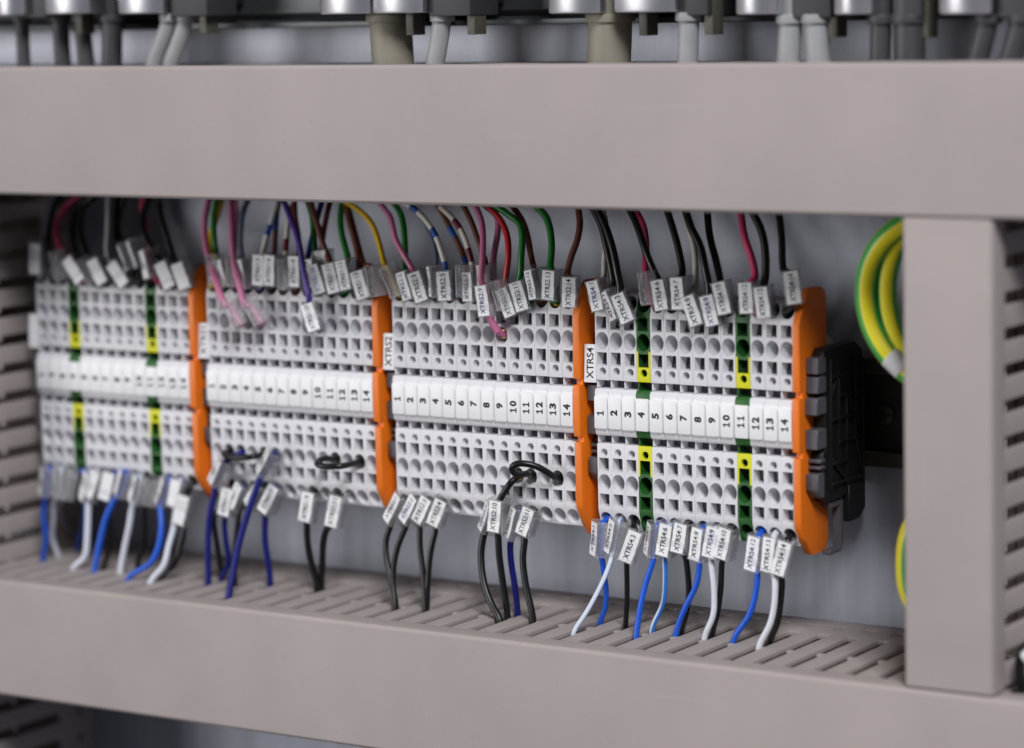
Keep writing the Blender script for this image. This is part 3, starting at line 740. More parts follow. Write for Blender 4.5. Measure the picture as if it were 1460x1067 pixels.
    (3,'top',3,'slate',1.5,[(-65.0,9.0,32.6),(-65.0,1.2,36.0),(-62.5,-1.3,36.2),(-62.7,-1.3,38.6),(-62.9,-1.3,40.9),(-63.1,-1.3,43.3),(-63.2,-1.3,45.6),(-66.5,4.2,45.5),(-70.7,9.5,51.2),(-74.8,12.3,56.8),(-79.6,14.6,61.5),(-84.8,16.2,64.7),(-104.1,22.1,76.7)],((-62.88,-1.26,40.9),(-0.078,0.0,0.997),(-0.705,-0.707,-0.055),10.7,'')),
    (3,'top',4,'bluewhite',1.7,[(-59.8,9.0,32.6),(-59.8,1.2,36.0),(-59.3,-0.8,35.0),(-59.5,-0.8,37.2),(-59.6,-0.8,39.5),(-59.8,-0.8,41.7),(-59.9,-0.8,44.0),(-59.5,-0.6,44.9),(-61.0,-0.4,50.4),(-64.9,1.7,56.0),(-70.3,3.7,61.0),(-77.9,5.5,65.4),(-81.8,6.0,66.6),(-101.3,8.4,72.6)],((-59.62,-0.81,39.48),(-0.062,0.0,0.998),(0.341,-0.94,0.021),10.2,'XTRS2:5')),
    (3,'top',5,'brownblue',1.7,[(-54.6,9.0,32.6),(-54.6,1.2,36.0),(-51.6,-1.7,36.9),(-51.5,-1.7,39.3),(-51.5,-1.7,41.6),(-51.4,-1.7,44.0),(-51.4,-1.7,46.3),(-53.9,3.3,45.5),(-56.2,5.8,48.1),(-60.7,9.2,52.5),(-65.9,11.9,57.6),(-71.3,14.8,63.1),(-74.5,16.2,65.6),(-88.6,22.1,76.8)],((-51.47,-1.71,41.63),(0.019,0.0,1.0),(-0.883,-0.469,0.017),10.7,'')),
    (3,'top',6,'brownwhite',1.7,[(-49.4,9.0,32.6),(-49.4,1.2,36.0),(-48.8,-0.7,35.1),(-48.9,-0.7,37.4),(-49.0,-0.7,39.6),(-49.1,-0.7,41.9),(-49.2,-0.7,44.1),(-49.0,-0.1,45.0),(-50.2,0.4,49.7),(-53.0,2.2,54.3),(-58.1,4.8,59.8),(-66.0,7.2,64.8),(-69.2,8.0,66.5),(-86.9,12.6,76.2)],((-48.96,-0.73,39.61),(-0.045,0.0,0.999),(-0.173,-0.985,-0.008),10.2,'XTRS2:7')),
    (3,'top',7,'brown',1.7,[(-44.2,9.0,32.6),(-44.2,1.2,36.0),(-43.1,-0.7,37.7),(-43.2,-0.7,40.0),(-43.3,-0.7,42.2),(-43.3,-0.7,44.4),(-43.4,-0.7,46.7),(-44.8,1.3,47.9),(-48.7,3.5,53.8),(-53.0,5.9,60.3),(-57.2,7.7,65.4),(-59.1,8.4,67.3),(-68.8,11.9,76.9)],((-43.27,-0.73,42.2),(-0.028,0.0,1.0),(0.174,-0.985,0.005),10.2,'XTRS2:8')),
    (3,'middle_top',8,'rose',1.8,[(-39.0,8.0,23.5),(-38.7,0.8,23.8),(-41.1,-2.5,29.6),(-39.7,-2.5,26.7),(-37.5,-2.5,24.4),(-40.9,-3.6,31.0),(-41.2,-3.6,33.3),(-41.4,-3.6,35.5),(-41.7,-3.6,37.8),(-42.0,-3.6,40.0),(-42.3,-5.3,41.3),(-42.4,-4.1,48.4),(-43.2,-2.2,54.0),(-45.9,1.4,60.8),(-51.0,5.3,66.2),(-60.9,13.0,76.8)],((-41.45,-3.6,35.51),(-0.127,0.0,0.992),(0.0,-1.0,0.0),10.4,'XTRS2:9')),
    (3,'top',8,'rose',1.8,[(-39.0,9.0,32.6),(-39.0,1.2,36.0),(-35.5,-1.7,32.9),(-36.1,-1.7,35.1),(-36.8,-1.7,37.2),(-37.4,-1.7,39.4),(-38.1,-1.7,41.5),(-42.3,2.5,41.1),(-45.8,7.9,48.7),(-45.6,10.1,55.3),(-46.1,11.7,60.0),(-49.1,13.4,65.4),(-55.6,17.2,76.7)],((-36.78,-1.65,37.23),(-0.285,0.0,0.959),(-0.83,-0.5,-0.247),10.2,'')),
    (3,'top',9,'red',1.8,[(-33.8,9.0,32.6),(-33.8,1.2,36.0),(-32.7,-0.7,30.7),(-33.6,-0.7,32.8),(-34.5,-0.7,34.9),(-35.4,-0.7,36.9),(-36.2,-0.7,39.0),(-36.0,-0.5,41.1),(-35.0,0.5,50.6),(-37.1,3.1,56.6),(-41.6,5.4,62.1),(-48.4,7.1,66.1),(-66.3,11.7,76.8)],((-34.48,-0.71,34.86),(-0.391,0.0,0.92),(0.08,-0.996,0.034),10.2,'XTRS2:10')),
    (3,'top',10,'green',1.9,[(-28.6,9.0,32.6),(-28.6,1.2,36.0),(-28.3,-0.8,32.7),(-28.9,-0.8,34.8),(-29.6,-0.8,37.0),(-30.3,-0.8,39.1),(-31.0,-0.8,41.2),(-30.2,-0.1,43.2),(-30.2,0.6,49.8),(-30.7,2.6,55.4),(-32.7,4.3,60.2),(-37.6,5.4,63.1),(-43.7,6.5,66.0),(-62.9,9.9,75.2)],((-29.62,-0.76,36.96),(-0.301,0.0,0.954),(0.247,-0.966,0.078),10.2,'XTRS2:11')),
    (3,'top',11,'brown',1.8,[(-23.4,9.0,32.6),(-23.4,1.2,36.0),(-22.5,-0.9,37.0),(-22.9,-0.9,39.2),(-23.3,-0.9,41.4),(-23.8,-0.9,43.6),(-24.2,-0.9,45.8),(-26.9,3.2,46.3),(-29.9,6.1,50.3),(-32.5,8.7,55.3),(-36.2,11.2,60.8),(-41.5,13.3,65.6),(-53.8,18.3,76.8)],((-23.35,-0.88,41.36),(-0.189,0.0,0.982),(-0.415,-0.906,-0.08),10.2,'XTRS2:12')),
    (3,'top',12,'green',2.0,[(-18.2,9.0,32.6),(-18.2,1.2,36.0),(-18.0,-0.7,36.8),(-17.9,-0.7,39.1),(-17.7,-0.7,41.3),(-17.6,-0.7,43.5),(-17.4,-0.7,45.8),(-19.5,1.4,46.7),(-19.8,3.0,50.9),(-21.1,5.1,56.4),(-24.1,7.3,62.3),(-29.5,8.9,66.4),(-43.4,12.9,76.8)],((-17.72,-0.71,41.3),(0.07,0.0,0.998),(0.087,-0.996,-0.006),10.2,'XTRS2:13')),
    (3,'top',13,'brown',1.9,[(-13.0,9.0,32.6),(-13.0,1.2,36.0),(-10.6,-0.8,34.8),(-10.5,-0.8,37.0),(-10.5,-0.8,39.3),(-10.4,-0.8,41.5),(-10.3,-0.8,43.8),(-12.9,1.3,44.1),(-12.7,3.4,49.6),(-11.4,5.5,55.2),(-11.4,7.6,60.7),(-13.3,9.6,65.7),(-17.5,13.8,76.8)],((-10.47,-0.81,39.29),(0.035,0.0,0.999),(0.342,-0.94,-0.012),10.2,'XTRS2:14')),
    (4,'top',0,'cream',1.7,[(0.0,9.0,32.6),(0.0,1.2,36.0),(1.3,-0.7,34.1),(0.8,-0.7,36.2),(0.3,-0.7,38.4),(-0.2,-0.7,40.6),(-0.8,-0.7,42.8),(-0.9,4.3,42.7),(-3.6,9.6,48.2),(-4.5,12.3,54.4),(-5.8,14.5,60.7),(-7.9,16.0,65.1),(-13.7,19.9,76.7)],((0.26,-0.7,38.43),(-0.227,0.0,0.974),(0.0,-1.0,0.0),10.2,'XTRS4:1')),
    (4,'top',1,'black',2.2,[(5.2,9.0,32.6),(5.2,1.2,36.0),(8.2,-1.0,31.7),(7.3,-1.0,33.8),(6.4,-1.0,35.9),(5.5,-1.0,37.9),(4.6,-1.0,40.0),(5.4,0.0,41.7),(4.3,0.9,46.7),(1.4,2.9,54.1),(-1.7,5.1,60.7),(-5.6,6.8,65.8),(-14.0,10.5,76.8)],((6.42,-0.95,35.85),(-0.401,0.0,0.916),(-0.458,-0.866,-0.2),10.2,'')),
    (4,'top',2,'black',2.2,[(10.4,9.0,32.6),(10.4,1.2,36.0),(11.6,-0.8,30.5),(10.7,-0.8,32.5),(9.7,-0.8,34.6),(8.8,-0.8,36.6),(7.9,-0.8,38.6),(8.4,-0.5,40.1),(7.2,-0.2,46.0),(4.5,1.6,53.4),(0.7,3.9,60.0),(-3.7,6.0,65.9),(-11.9,9.7,76.8)],((9.74,-0.81,34.56),(-0.42,0.0,0.908),(0.31,-0.94,0.144),10.2,'')),
    (4,'top',4,'pink',2.0,[(20.8,9.0,32.6),(20.8,1.2,36.0),(19.8,-1.7,37.1),(19.5,-1.7,39.3),(19.2,-1.7,41.6),(18.9,-1.7,43.9),(18.6,-1.7,46.2),(15.7,3.5,45.1),(13.3,7.4,48.9),(11.7,10.6,53.7),(9.3,13.3,59.9),(4.5,15.7,65.4),(-5.4,20.7,76.7)],((19.16,-1.71,41.62),(-0.131,0.0,0.991),(-0.875,-0.469,-0.115),10.4,'')),
    (4,'top',5,'black',2.0,[(26.0,9.0,32.6),(26.0,1.2,36.0),(24.8,-0.7,35.1),(24.3,-0.7,37.3),(23.9,-0.7,39.5),(23.5,-0.7,41.7),(23.1,-0.7,43.9),(21.9,-0.1,44.8),(19.7,0.3,48.5),(16.5,1.7,53.8),(11.7,5.0,61.0),(7.5,7.3,66.0),(-1.4,12.1,76.8)],((23.92,-0.73,39.51),(-0.186,0.0,0.983),(0.171,-0.985,0.032),10.2,'XTRS4:6')),
    (4,'top',6,'black',2.0,[(31.2,9.0,32.6),(31.2,1.2,36.0),(31.2,-0.7,35.8),(31.1,-0.7,38.1),(31.0,-0.7,40.4),(30.8,-0.7,42.6),(30.7,-0.7,44.9),(30.4,1.6,45.8),(27.4,4.7,53.0),(23.2,7.9,60.6),(19.8,10.2,66.1),(13.1,14.8,76.8)],((30.97,-0.7,40.37),(-0.052,0.0,0.999),(0.0,-1.0,0.0),10.4,'XTRS4:7')),
    (4,'top',7,'cream',1.8,[(36.4,9.0,32.6),(36.4,1.2,36.0),(37.3,-0.7,30.7),(36.5,-0.7,32.8),(35.7,-0.7,34.9),(34.9,-0.7,37.0),(34.1,-0.7,39.1),(33.5,4.0,41.5),(31.4,8.2,46.0),(29.3,11.6,51.2),(27.4,13.5,55.6),(24.6,15.4,60.5),(21.4,17.3,65.0),(13.1,22.0,76.7)],((35.71,-0.73,34.93),(-0.355,0.0,0.935),(0.162,-0.985,0.062),10.2,'')),
    (4,'top',8,'black',2.2,[(41.6,9.0,32.6),(41.6,1.2,36.0),(43.2,-0.7,30.9),(42.6,-0.7,33.1),(42.1,-0.7,35.3),(41.5,-0.7,37.4),(41.0,-0.7,39.6),(41.0,-0.2,41.7),(39.4,0.3,47.9),(36.3,2.7,55.1),(31.8,4.9,60.7),(28.7,7.0,65.9),(22.5,11.3,76.8)],((42.07,-0.73,35.26),(-0.248,0.0,0.969),(0.168,-0.985,0.043),10.2,'XTRS4:9')),
    (4,'top',9,'black',2.0,[(46.8,9.0,32.6),(46.8,1.2,36.0),(47.7,-0.7,34.8),(47.1,-0.7,37.1),(46.5,-0.7,39.4),(46.0,-0.7,41.6),(45.4,-0.7,43.9),(44.0,1.7,44.6),(40.8,4.6,50.9),(36.9,7.9,58.0),(34.2,11.3,65.5),(30.1,16.5,76.7)],((46.55,-0.73,39.38),(-0.239,0.0,0.971),(0.169,-0.985,0.041),10.6,'XTRS4:10')),
    (4,'top',11,'pink',2.0,[(57.2,9.0,32.6),(57.2,1.2,36.0),(55.7,-0.7,35.4),(55.6,-0.7,37.6),(55.4,-0.7,39.9),(55.3,-0.7,42.1),(55.2,-0.7,44.3),(56.5,1.4,45.0),(53.8,4.4,52.1),(50.3,6.6,57.7),(47.2,9.8,65.7),(43.0,14.3,76.8)],((55.45,-0.71,39.85),(-0.057,0.0,0.998),(0.087,-0.996,0.005),10.2,'XTRS4:12')),
    (4,'top',12,'black',2.2,[(62.4,9.0,32.6),(62.4,1.2,36.0),(61.6,-0.7,34.1),(61.3,-0.7,36.4),(61.0,-0.7,38.6),(60.7,-0.7,40.8),(60.4,-0.7,43.0),(60.3,0.9,44.4),(59.1,3.8,53.6),(56.8,5.8,60.0),(52.6,7.7,66.0),(45.0,11.0,76.8)],((61.0,-0.73,38.6),(-0.13,0.0,0.992),(0.172,-0.985,0.023),10.2,'XTRS4:13')),
    (4,'top',13,'black',2.0,[(67.6,9.0,32.6),(67.6,1.2,36.0),(71.7,-0.9,39.1),(71.4,-0.9,41.3),(71.0,-0.9,43.6),(70.7,-0.9,45.8),(70.4,-0.9,48.1),(66.7,1.7,48.2),(63.2,7.0,58.8),(60.6,10.3,65.5),(56.2,15.8,76.8)],((71.05,-0.88,43.57),(-0.144,0.0,0.99),(0.418,-0.906,0.061),10.3,'XTRS4:14')),
    (1,'bottom',0,'blue',2.0,[(-241.5,9.0,-32.6),(-241.5,1.2,-36.0),(-239.8,-1.0,-35.2),(-240.2,-1.0,-37.6),(-240.6,-1.0,-40.0),(-241.0,-1.0,-42.4),(-241.4,-1.0,-44.9),(-242.4,-0.4,-46.6),(-244.5,0.5,-53.1),(-244.9,1.7,-62.4),(-248.0,2.9,-71.0),(-248.0,3.5,-83.0)],((-240.62,-0.95,-40.01),(0.16,0.0,0.987),(-0.494,-0.866,0.08),11.2,'')),
    (1,'bottom',1,'paleblue',2.0,[(-236.3,9.0,-32.6),(-236.3,1.2,-36.0),(-233.4,-1.1,-34.5),(-233.6,-1.1,-36.9),(-233.8,-1.1,-39.4),(-234.1,-1.1,-41.8),(-234.3,-1.1,-44.3),(-239.0,0.9,-47.4),(-243.7,4.9,-56.5),(-247.5,8.1,-63.6),(-248.0,11.4,-71.0),(-248.0,13.4,-83.0)],((-233.84,-1.14,-39.39),(0.092,-0.0,0.996),(-0.64,-0.766,0.059),11.2,'')),
    (1,'bottom',2,'grey',2.0,[(-231.1,9.0,-32.6),(-231.1,1.2,-36.0),(-228.3,-1.7,-35.3),(-228.9,-1.7,-37.6),(-229.5,-1.7,-39.9),(-230.2,-1.7,-42.2),(-230.8,-1.7,-44.4),(-242.0,6.8,-50.4),(-252.2,20.0,-59.7),(-258.6,36.2,-71.0),(-258.6,40.0,-83.0)],((-229.53,-1.65,-39.88),(0.267,0.0,0.964),(-0.835,-0.5,0.231),10.8,'')),
    (1,'bottom',3,'blue',1.8,[(-225.9,9.0,-32.6),(-225.9,1.2,-36.0),(-218.7,-1.0,-35.3),(-219.4,-1.0,-37.8),(-220.1,-1.0,-40.3),(-220.8,-1.0,-42.7),(-221.4,-1.0,-45.2),(-225.8,3.3,-47.7),(-236.1,12.8,-59.0),(-248.0,22.7,-71.0),(-248.0,25.3,-83.0)],((-220.06,-0.95,-40.25),(0.272,0.0,0.962),(-0.481,-0.866,0.136),11.6,'')),
    (1,'bottom',4,'paleblue',2.1,[(-220.7,9.0,-32.6),(-220.7,1.2,-36.0),(-215.7,-0.7,-34.6),(-216.8,-0.7,-36.8),(-217.8,-0.7,-39.0),(-218.9,-0.7,-41.2),(-219.9,-0.7,-43.4),(-220.3,-1.2,-44.4),(-220.4,-2.0,-51.7),(-220.5,-2.9,-59.5),(-221.3,-3.7,-66.6),(-226.8,-4.2,-71.0),(-226.8,-4.5,-83.0)],((-217.82,-0.73,-38.97),(0.432,0.0,0.902),(0.157,-0.985,-0.075),11.1,'')),
    (1,'bottom',5,'black',1.8,[(-215.5,9.0,-32.6),(-215.5,1.2,-36.0),(-209.3,-0.8,-34.6),(-210.0,-0.8,-36.8),(-210.8,-0.8,-39.1),(-211.5,-0.8,-41.4),(-212.3,-0.8,-43.6),(-212.1,-0.6,-46.9),(-211.6,-0.4,-54.8),(-212.6,-0.1,-63.8),(-216.2,0.2,-71.0),(-216.2,0.3,-83.0)],((-210.78,-0.76,-39.09),(0.31,0.0,0.951),(0.246,-0.966,-0.08),10.8,'')),
    (1,'bottom',6,'blue',2.1,[(-210.3,9.0,-32.6),(-210.3,1.2,-36.0),(-201.5,-1.1,-33.8),(-202.3,-1.1,-35.9),(-203.2,-1.1,-38.0),(-204.0,-1.1,-40.0),(-204.9,-1.1,-42.1),(-206.0,-1.5,-42.4),(-211.4,-2.4,-51.0),(-214.0,-3.2,-59.8),(-216.2,-4.4,-71.0),(-216.2,-4.9,-83.0)],((-203.2,-1.14,-37.97),(0.378,0.0,0.926),(-0.595,-0.766,0.243),10.2,'')),
    (1,'bottom',8,'paleblue',2.0,[(-199.9,9.0,-32.6),(-199.9,1.2,-36.0),(-195.1,-1.0,-35.3),(-195.8,-1.0,-37.5),(-196.6,-1.0,-39.7),(-197.3,-1.0,-41.8),(-198.0,-1.0,-44.0),(-199.2,-1.2,-45.0),(-201.1,-1.7,-53.3),(-203.7,-2.1,-62.7),(-205.6,-2.5,-71.0),(-205.6,-2.8,-83.0)],((-196.56,-1.04,-39.66),(0.315,0.0,0.949),(-0.544,-0.819,0.181),10.4,'')),
    (1,'bottom',9,'black',2.0,[(-194.7,9.0,-32.6),(-194.7,1.2,-36.0),(-188.2,-1.8,-35.4),(-188.7,-1.8,-37.6),(-189.2,-1.8,-39.8),(-189.7,-1.8,-41.9),(-190.1,-1.8,-44.1),(-194.3,-0.5,-45.7),(-196.5,1.5,-52.0),(-199.1,3.8,-59.4),(-205.6,7.3,-71.0),(-205.6,8.6,-83.0)],((-189.18,-1.8,-39.75),(0.21,0.0,0.978),(-0.886,-0.423,0.19),10.2,'')),
    (1,'bottom',11,'blue',2.0,[(-184.3,9.0,-32.6),(-184.3,1.2,-36.0),(-181.9,-1.1,-35.5),(-182.9,-1.1,-37.5),(-183.9,-1.1,-39.5),(-184.8,-1.1,-41.5),(-185.8,-1.1,-43.6),(-185.6,-2.3,-44.2),(-183.5,-4.5,-50.9),(-183.3,-7.1,-59.1),(-185.8,-8.9,-64.8),(-195.0,-10.7,-71.0),(-195.0,-11.5,-83.0)],((-183.87,-1.14,-39.51),(0.434,0.0,0.901),(-0.579,-0.766,0.279),10.2,'')),
    (1,'bottom',12,'paleblue',2.0,[(-179.1,9.0,-32.6),(-179.1,1.2,-36.0),(-177.2,-0.7,-35.1),(-177.8,-0.7,-37.3),(-178.5,-0.7,-39.6),(-179.1,-0.7,-41.8),(-179.7,-0.7,-44.1),(-179.6,-2.3,-51.9),(-180.0,-5.1,-58.2),(-180.2,-8.3,-65.4),(-184.4,-10.8,-71.0),(-184.4,-12.4,-83.0)],((-178.45,-0.7,-39.58),(0.273,0.0,0.962),(0.0,-1.0,0.0),10.7,'')),
    (1,'bottom',13,'black',2.0,[(-173.9,9.0,-32.6),(-173.9,1.2,-36.0),(-174.6,-0.8,-40.5),(-175.4,-0.8,-42.8),(-176.2,-0.8,-45.2),(-176.9,-0.8,-47.6),(-177.7,-0.8,-50.0),(-175.3,-1.6,-51.7),(-176.3,-3.0,-58.3),(-178.4,-4.5,-65.4),(-184.4,-5.7,-71.0),(-184.4,-6.4,-83.0)],((-176.16,-0.76,-45.21),(0.311,0.0,0.95),(0.246,-0.966,-0.081),11.4,'')),
    (2,'middle_bottom',2,'navy',2.2,[(-150.8,8.0,-23.5),(-150.5,0.8,-23.8),(-153.8,-3.9,-26.2),(-154.9,-3.9,-28.2),(-156.0,-3.9,-30.1),(-157.1,-3.9,-32.1),(-158.2,-3.9,-34.0),(-158.7,-3.9,-36.4),(-161.7,-4.0,-46.6),(-162.9,-4.1,-58.6),(-163.2,-4.2,-71.0),(-163.2,-4.3,-83.0)],((-156.0,-3.85,-30.11),(0.49,0.0,0.872),(-0.436,-0.866,0.245),10.2,'')),
    (2,'bottom',1,'black',2.0,[(-156.0,9.0,-32.6),(-156.0,1.2,-36.0),(-154.3,-0.7,-36.4),(-154.8,-0.7,-38.6),(-155.4,-0.7,-40.8),(-156.0,-0.7,-43.0),(-156.6,-0.7,-45.2),(-162.5,-0.1,-46.2),(-163.3,2.0,-59.7),(-163.2,3.8,-71.0),(-163.2,4.6,-83.0)],((-155.43,-0.73,-40.8),(0.258,-0.0,0.966),(0.168,-0.985,-0.045),10.3,'')),
    (2,'bottom',2,'navy',1.9,[(-150.8,9.0,-32.6),(-150.8,1.2,-36.0),(-147.9,-0.8,-34.9),(-149.0,-0.8,-36.8),(-150.0,-0.8,-38.8),(-151.1,-0.8,-40.8),(-152.2,-0.8,-42.8),(-157.6,-0.2,-46.9),(-158.8,1.2,-56.2),(-158.8,2.4,-64.2),(-163.2,3.4,-71.0),(-163.2,4.1,-83.0)],((-150.03,-0.81,-38.81),(0.477,-0.0,0.879),(-0.301,-0.94,0.163),10.2,'')),
    (2,'bottom',3,'black',2.0,[(-145.6,9.0,-32.6),(-145.6,1.2,-36.0),(-139.2,-0.8,-34.3),(-140.6,-0.8,-36.0),(-141.9,-0.8,-37.8),(-143.3,-0.8,-39.6),(-144.7,-0.8,-41.4),(-149.8,-1.0,-42.6),(-151.2,-1.4,-49.2),(-152.4,-2.0,-59.3),(-152.6,-2.6,-71.0),(-152.6,-2.9,-83.0)],((-141.94,-0.81,-37.83),(0.608,0.0,0.794),(-0.272,-0.94,0.208),10.2,'')),
    (2,'middle_bottom',5,'navy',2.3,[(-135.2,8.0,-23.5),(-134.9,0.8,-23.8),(-131.6,-4.0,-21.7),(-132.8,-4.0,-23.5),(-134.1,-4.0,-25.4),(-135.4,-4.0,-27.3),(-136.6,-4.0,-29.1),(-136.4,-5.2,-29.3),(-139.2,-8.8,-40.0),(-141.2,-12.4,-50.7),(-141.9,-15.8,-60.7),(-142.0,-19.4,-71.0),(-142.0,-21.0,-83.0)],((-134.11,-4.04,-25.4),(0.565,-0.0,0.825),(-0.531,-0.766,0.363),10.2,'')),
    (2,'bottom',4,'navy',2.1,[(-140.4,9.0,-32.6),(-140.4,1.2,-36.0),(-133.2,-0.7,-34.1),(-134.6,-0.7,-36.2),(-135.9,-0.7,-38.4),(-137.3,-0.7,-40.6),(-138.7,-0.7,-42.7),(-139.7,0.0,-45.6),(-141.5,1.7,-54.8),(-141.5,3.3,-64.0),(-142.0,4.6,-71.0),(-142.0,5.4,-83.0)],((-135.93,-0.7,-38.39),(0.534,0.0,0.845),(0.0,-1.0,0.0),11.6,'')),
    (2,'bottom',8,'black',2.2,[(-119.6,9.0,-32.6),(-119.6,1.2,-36.0),(-118.8,-0.8,-35.0),(-119.3,-0.8,-37.4),(-119.9,-0.8,-39.8),(-120.5,-0.8,-42.2),(-121.0,-0.8,-44.6),(-121.3,-0.0,-46.5),(-122.1,0.7,-50.2),(-122.4,2.3,-58.7),(-120.8,4.7,-71.0),(-120.8,5.7,-83.0)],((-119.9,-0.76,-39.83),(0.229,-0.0,0.973),(0.252,-0.966,-0.059),11.2,'')),
    (2,'bottom',10,'black',2.2,[(-109.2,9.0,-32.6),(-109.2,1.2,-36.0),(-106.9,-0.8,-35.6),(-107.6,-0.8,-38.0),(-108.2,-0.8,-40.5),(-108.9,-0.8,-43.0),(-109.5,-0.8,-45.4),(-113.0,0.3,-47.6),(-115.7,1.6,-52.7),(-118.0,3.7,-60.9),(-120.8,6.4,-71.0),(-120.8,7.6,-83.0)],((-108.21,-0.76,-40.51),(0.255,-0.0,0.967),(0.25,-0.966,-0.066),11.6,'')),
    (3,'bottom',0,'black',1.9,[(-80.6,9.0,-32.6),(-80.6,1.2,-36.0),(-79.3,-0.9,-34.0),(-80.5,-0.9,-36.0),(-81.7,-0.9,-38.0),(-82.9,-0.9,-40.1),(-84.1,-0.9,-42.1),(-84.1,-1.7,-43.8),(-85.6,-2.7,-48.5),(-84.8,-4.1,-54.5),(-81.0,-6.3,-63.8),(-78.4,-8.1,-71.0),(-78.4,-9.2,-83.0)],((-81.72,-0.88,-38.05),(0.51,0.0,0.86),(-0.363,-0.906,0.216),10.8,'')),
    (3,'bottom',1,'black',1.9,[(-75.4,9.0,-32.6),(-75.4,1.2,-36.0),(-72.9,-0.8,-33.9),(-74.0,-0.8,-35.8),(-75.2,-0.8,-37.7),(-76.4,-0.8,-39.6),(-77.6,-0.8,-41.6),(-77.8,-1.7,-43.7),(-80.3,-3.3,-50.4),(-81.2,-5.3,-58.7),(-80.4,-6.7,-64.2),(-78.4,-8.5,-71.0),(-78.4,-9.7,-83.0)],((-75.25,-0.81,-37.71),(0.528,0.0,0.849),(-0.291,-0.94,0.18),10.3,'XTRS2:2')),
    (3,'bottom',2,'black',1.9,[(-70.2,9.0,-32.6),(-70.2,1.2,-36.0),(-68.3,-0.7,-33.4),(-69.4,-0.7,-35.3),(-70.5,-0.7,-37.3),(-71.6,-0.7,-39.2),(-72.7,-0.7,-41.2),(-72.3,-1.3,-42.9),(-71.8,-2.4,-49.8),(-69.8,-3.8,-58.9),(-67.8,-5.7,-71.0),(-67.8,-6.5,-83.0)],((-70.48,-0.7,-37.27),(0.496,0.0,0.868),(0.0,-1.0,0.0),10.2,'XTRS2:3')),
    (3,'bottom',3,'black',1.9,[(-65.0,9.0,-32.6),(-65.0,1.2,-36.0),(-62.7,-0.7,-33.5),(-63.6,-0.7,-35.6),(-64.6,-0.7,-37.6),(-65.5,-0.7,-39.6),(-66.5,-0.7,-41.7),(-65.8,-1.2,-43.3),(-67.3,-2.3,-50.9),(-67.9,-3.4,-58.9),(-67.8,-5.1,-71.0),(-67.8,-5.8,-83.0)],((-64.59,-0.73,-37.59),(0.422,0.0,0.906),(0.157,-0.985,-0.073),10.2,'XTRS2:4')),
    (3,'middle_bottom',9,'black',2.1,[(-33.8,8.0,-23.5),(-33.5,0.8,-23.8),(-34.1,-2.5,-25.1),(-36.6,-2.5,-28.5),(-38.4,-3.6,-31.7),(-38.7,-3.6,-34.1),(-38.9,-3.6,-36.5),(-39.2,-3.6,-38.8),(-39.5,-3.6,-41.2),(-39.0,-3.6,-42.9),(-38.9,-3.6,-48.7),(-37.5,-3.5,-60.2),(-36.0,-3.5,-71.0),(-36.0,-3.4,-83.0)],((-38.95,-3.61,-36.47),(0.122,0.0,0.993),(0.087,-0.996,-0.011),10.9,'XTRS2:10')),
    (3,'bottom',8,'black',2.2,[(-39.0,9.0,-32.6),(-39.0,1.2,-36.0),(-41.9,-1.1,-34.0),(-42.7,-1.1,-36.1),(-43.5,-1.1,-38.2),(-44.4,-1.1,-40.2),(-45.2,-1.1,-42.3),(-45.3,-1.9,-42.6),(-46.2,-3.3,-49.4),(-44.0,-5.5,-59.3),(-39.7,-7.2,-66.7),(-36.0,-8.2,-71.0),(-36.0,-9.1,-83.0)],((-43.53,-1.14,-38.15),(0.365,0.0,0.931),(-0.598,-0.766,0.235),10.2,'')),
    (3,'bottom',9,'navy',2.0,[(-33.8,9.0,-32.6),(-33.8,1.2,-36.0),(-31.8,-1.0,-34.6),(-32.5,-1.0,-36.9),(-33.2,-1.0,-39.1),(-34.0,-1.0,-41.4),(-34.7,-1.0,-43.7),(-36.1,-0.6,-45.8),(-36.7,0.3,-52.1),(-36.2,1.5,-61.0),(-36.0,2.8,-71.0),(-36.0,3.5,-83.0)],((-33.25,-1.04,-39.14),(0.306,0.0,0.952),(-0.546,-0.819,0.175),10.9,'')),
    (3,'bottom',10,'black',2.1,[(-28.6,9.0,-32.6),(-28.6,1.2,-36.0),(-27.3,-0.7,-33.7),(-28.1,-0.7,-35.8),(-28.9,-0.7,-37.9),(-29.7,-0.7,-40.0),(-30.5,-0.7,-42.0),(-30.0,-1.1,-43.8),(-30.5,-1.9,-50.6),(-28.9,-2.9,-59.5),(-25.4,-4.2,-71.0),(-25.4,-4.8,-83.0)],((-28.89,-0.71,-37.87),(0.365,0.0,0.931),(0.081,-0.996,-0.032),10.2,'XTRS2:11')),
    (4,'bottom',0,'blue',1.7,[(0.0,9.0,-32.6),(0.0,1.2,-36.0),(-0.1,-1.0,-36.7),(-0.3,-1.0,-39.2),(-0.5,-1.0,-41.7),(-0.8,-1.0,-44.1),(-1.0,-1.0,-46.6),(-0.5,-0.4,-48.1),(-0.6,0.2,-51.2),(-0.4,1.6,-59.4),(-1.8,2.8,-66.4),(-4.2,3.6,-71.0),(-4.2,4.3,-83.0)],((-0.54,-1.04,-41.65),(0.098,0.0,0.995),(-0.571,-0.819,0.056),11.3,'')),
    (4,'bottom',1,'whiteblue',1.5,[(5.2,9.0,-32.6),(5.2,1.2,-36.0),(6.6,-1.0,-35.5),(6.0,-1.0,-38.0),(5.4,-1.0,-40.5),(4.8,-1.0,-43.0),(4.2,-1.0,-45.5),(4.9,-2.4,-45.9),(4.1,-4.7,-51.3),(1.5,-8.0,-59.2),(-1.5,-10.8,-65.9),(-4.2,-12.9,-71.0),(-4.2,-14.6,-83.0)],((5.43,-1.04,-40.5),(0.233,0.0,0.972),(-0.558,-0.819,0.134),11.6,'')),
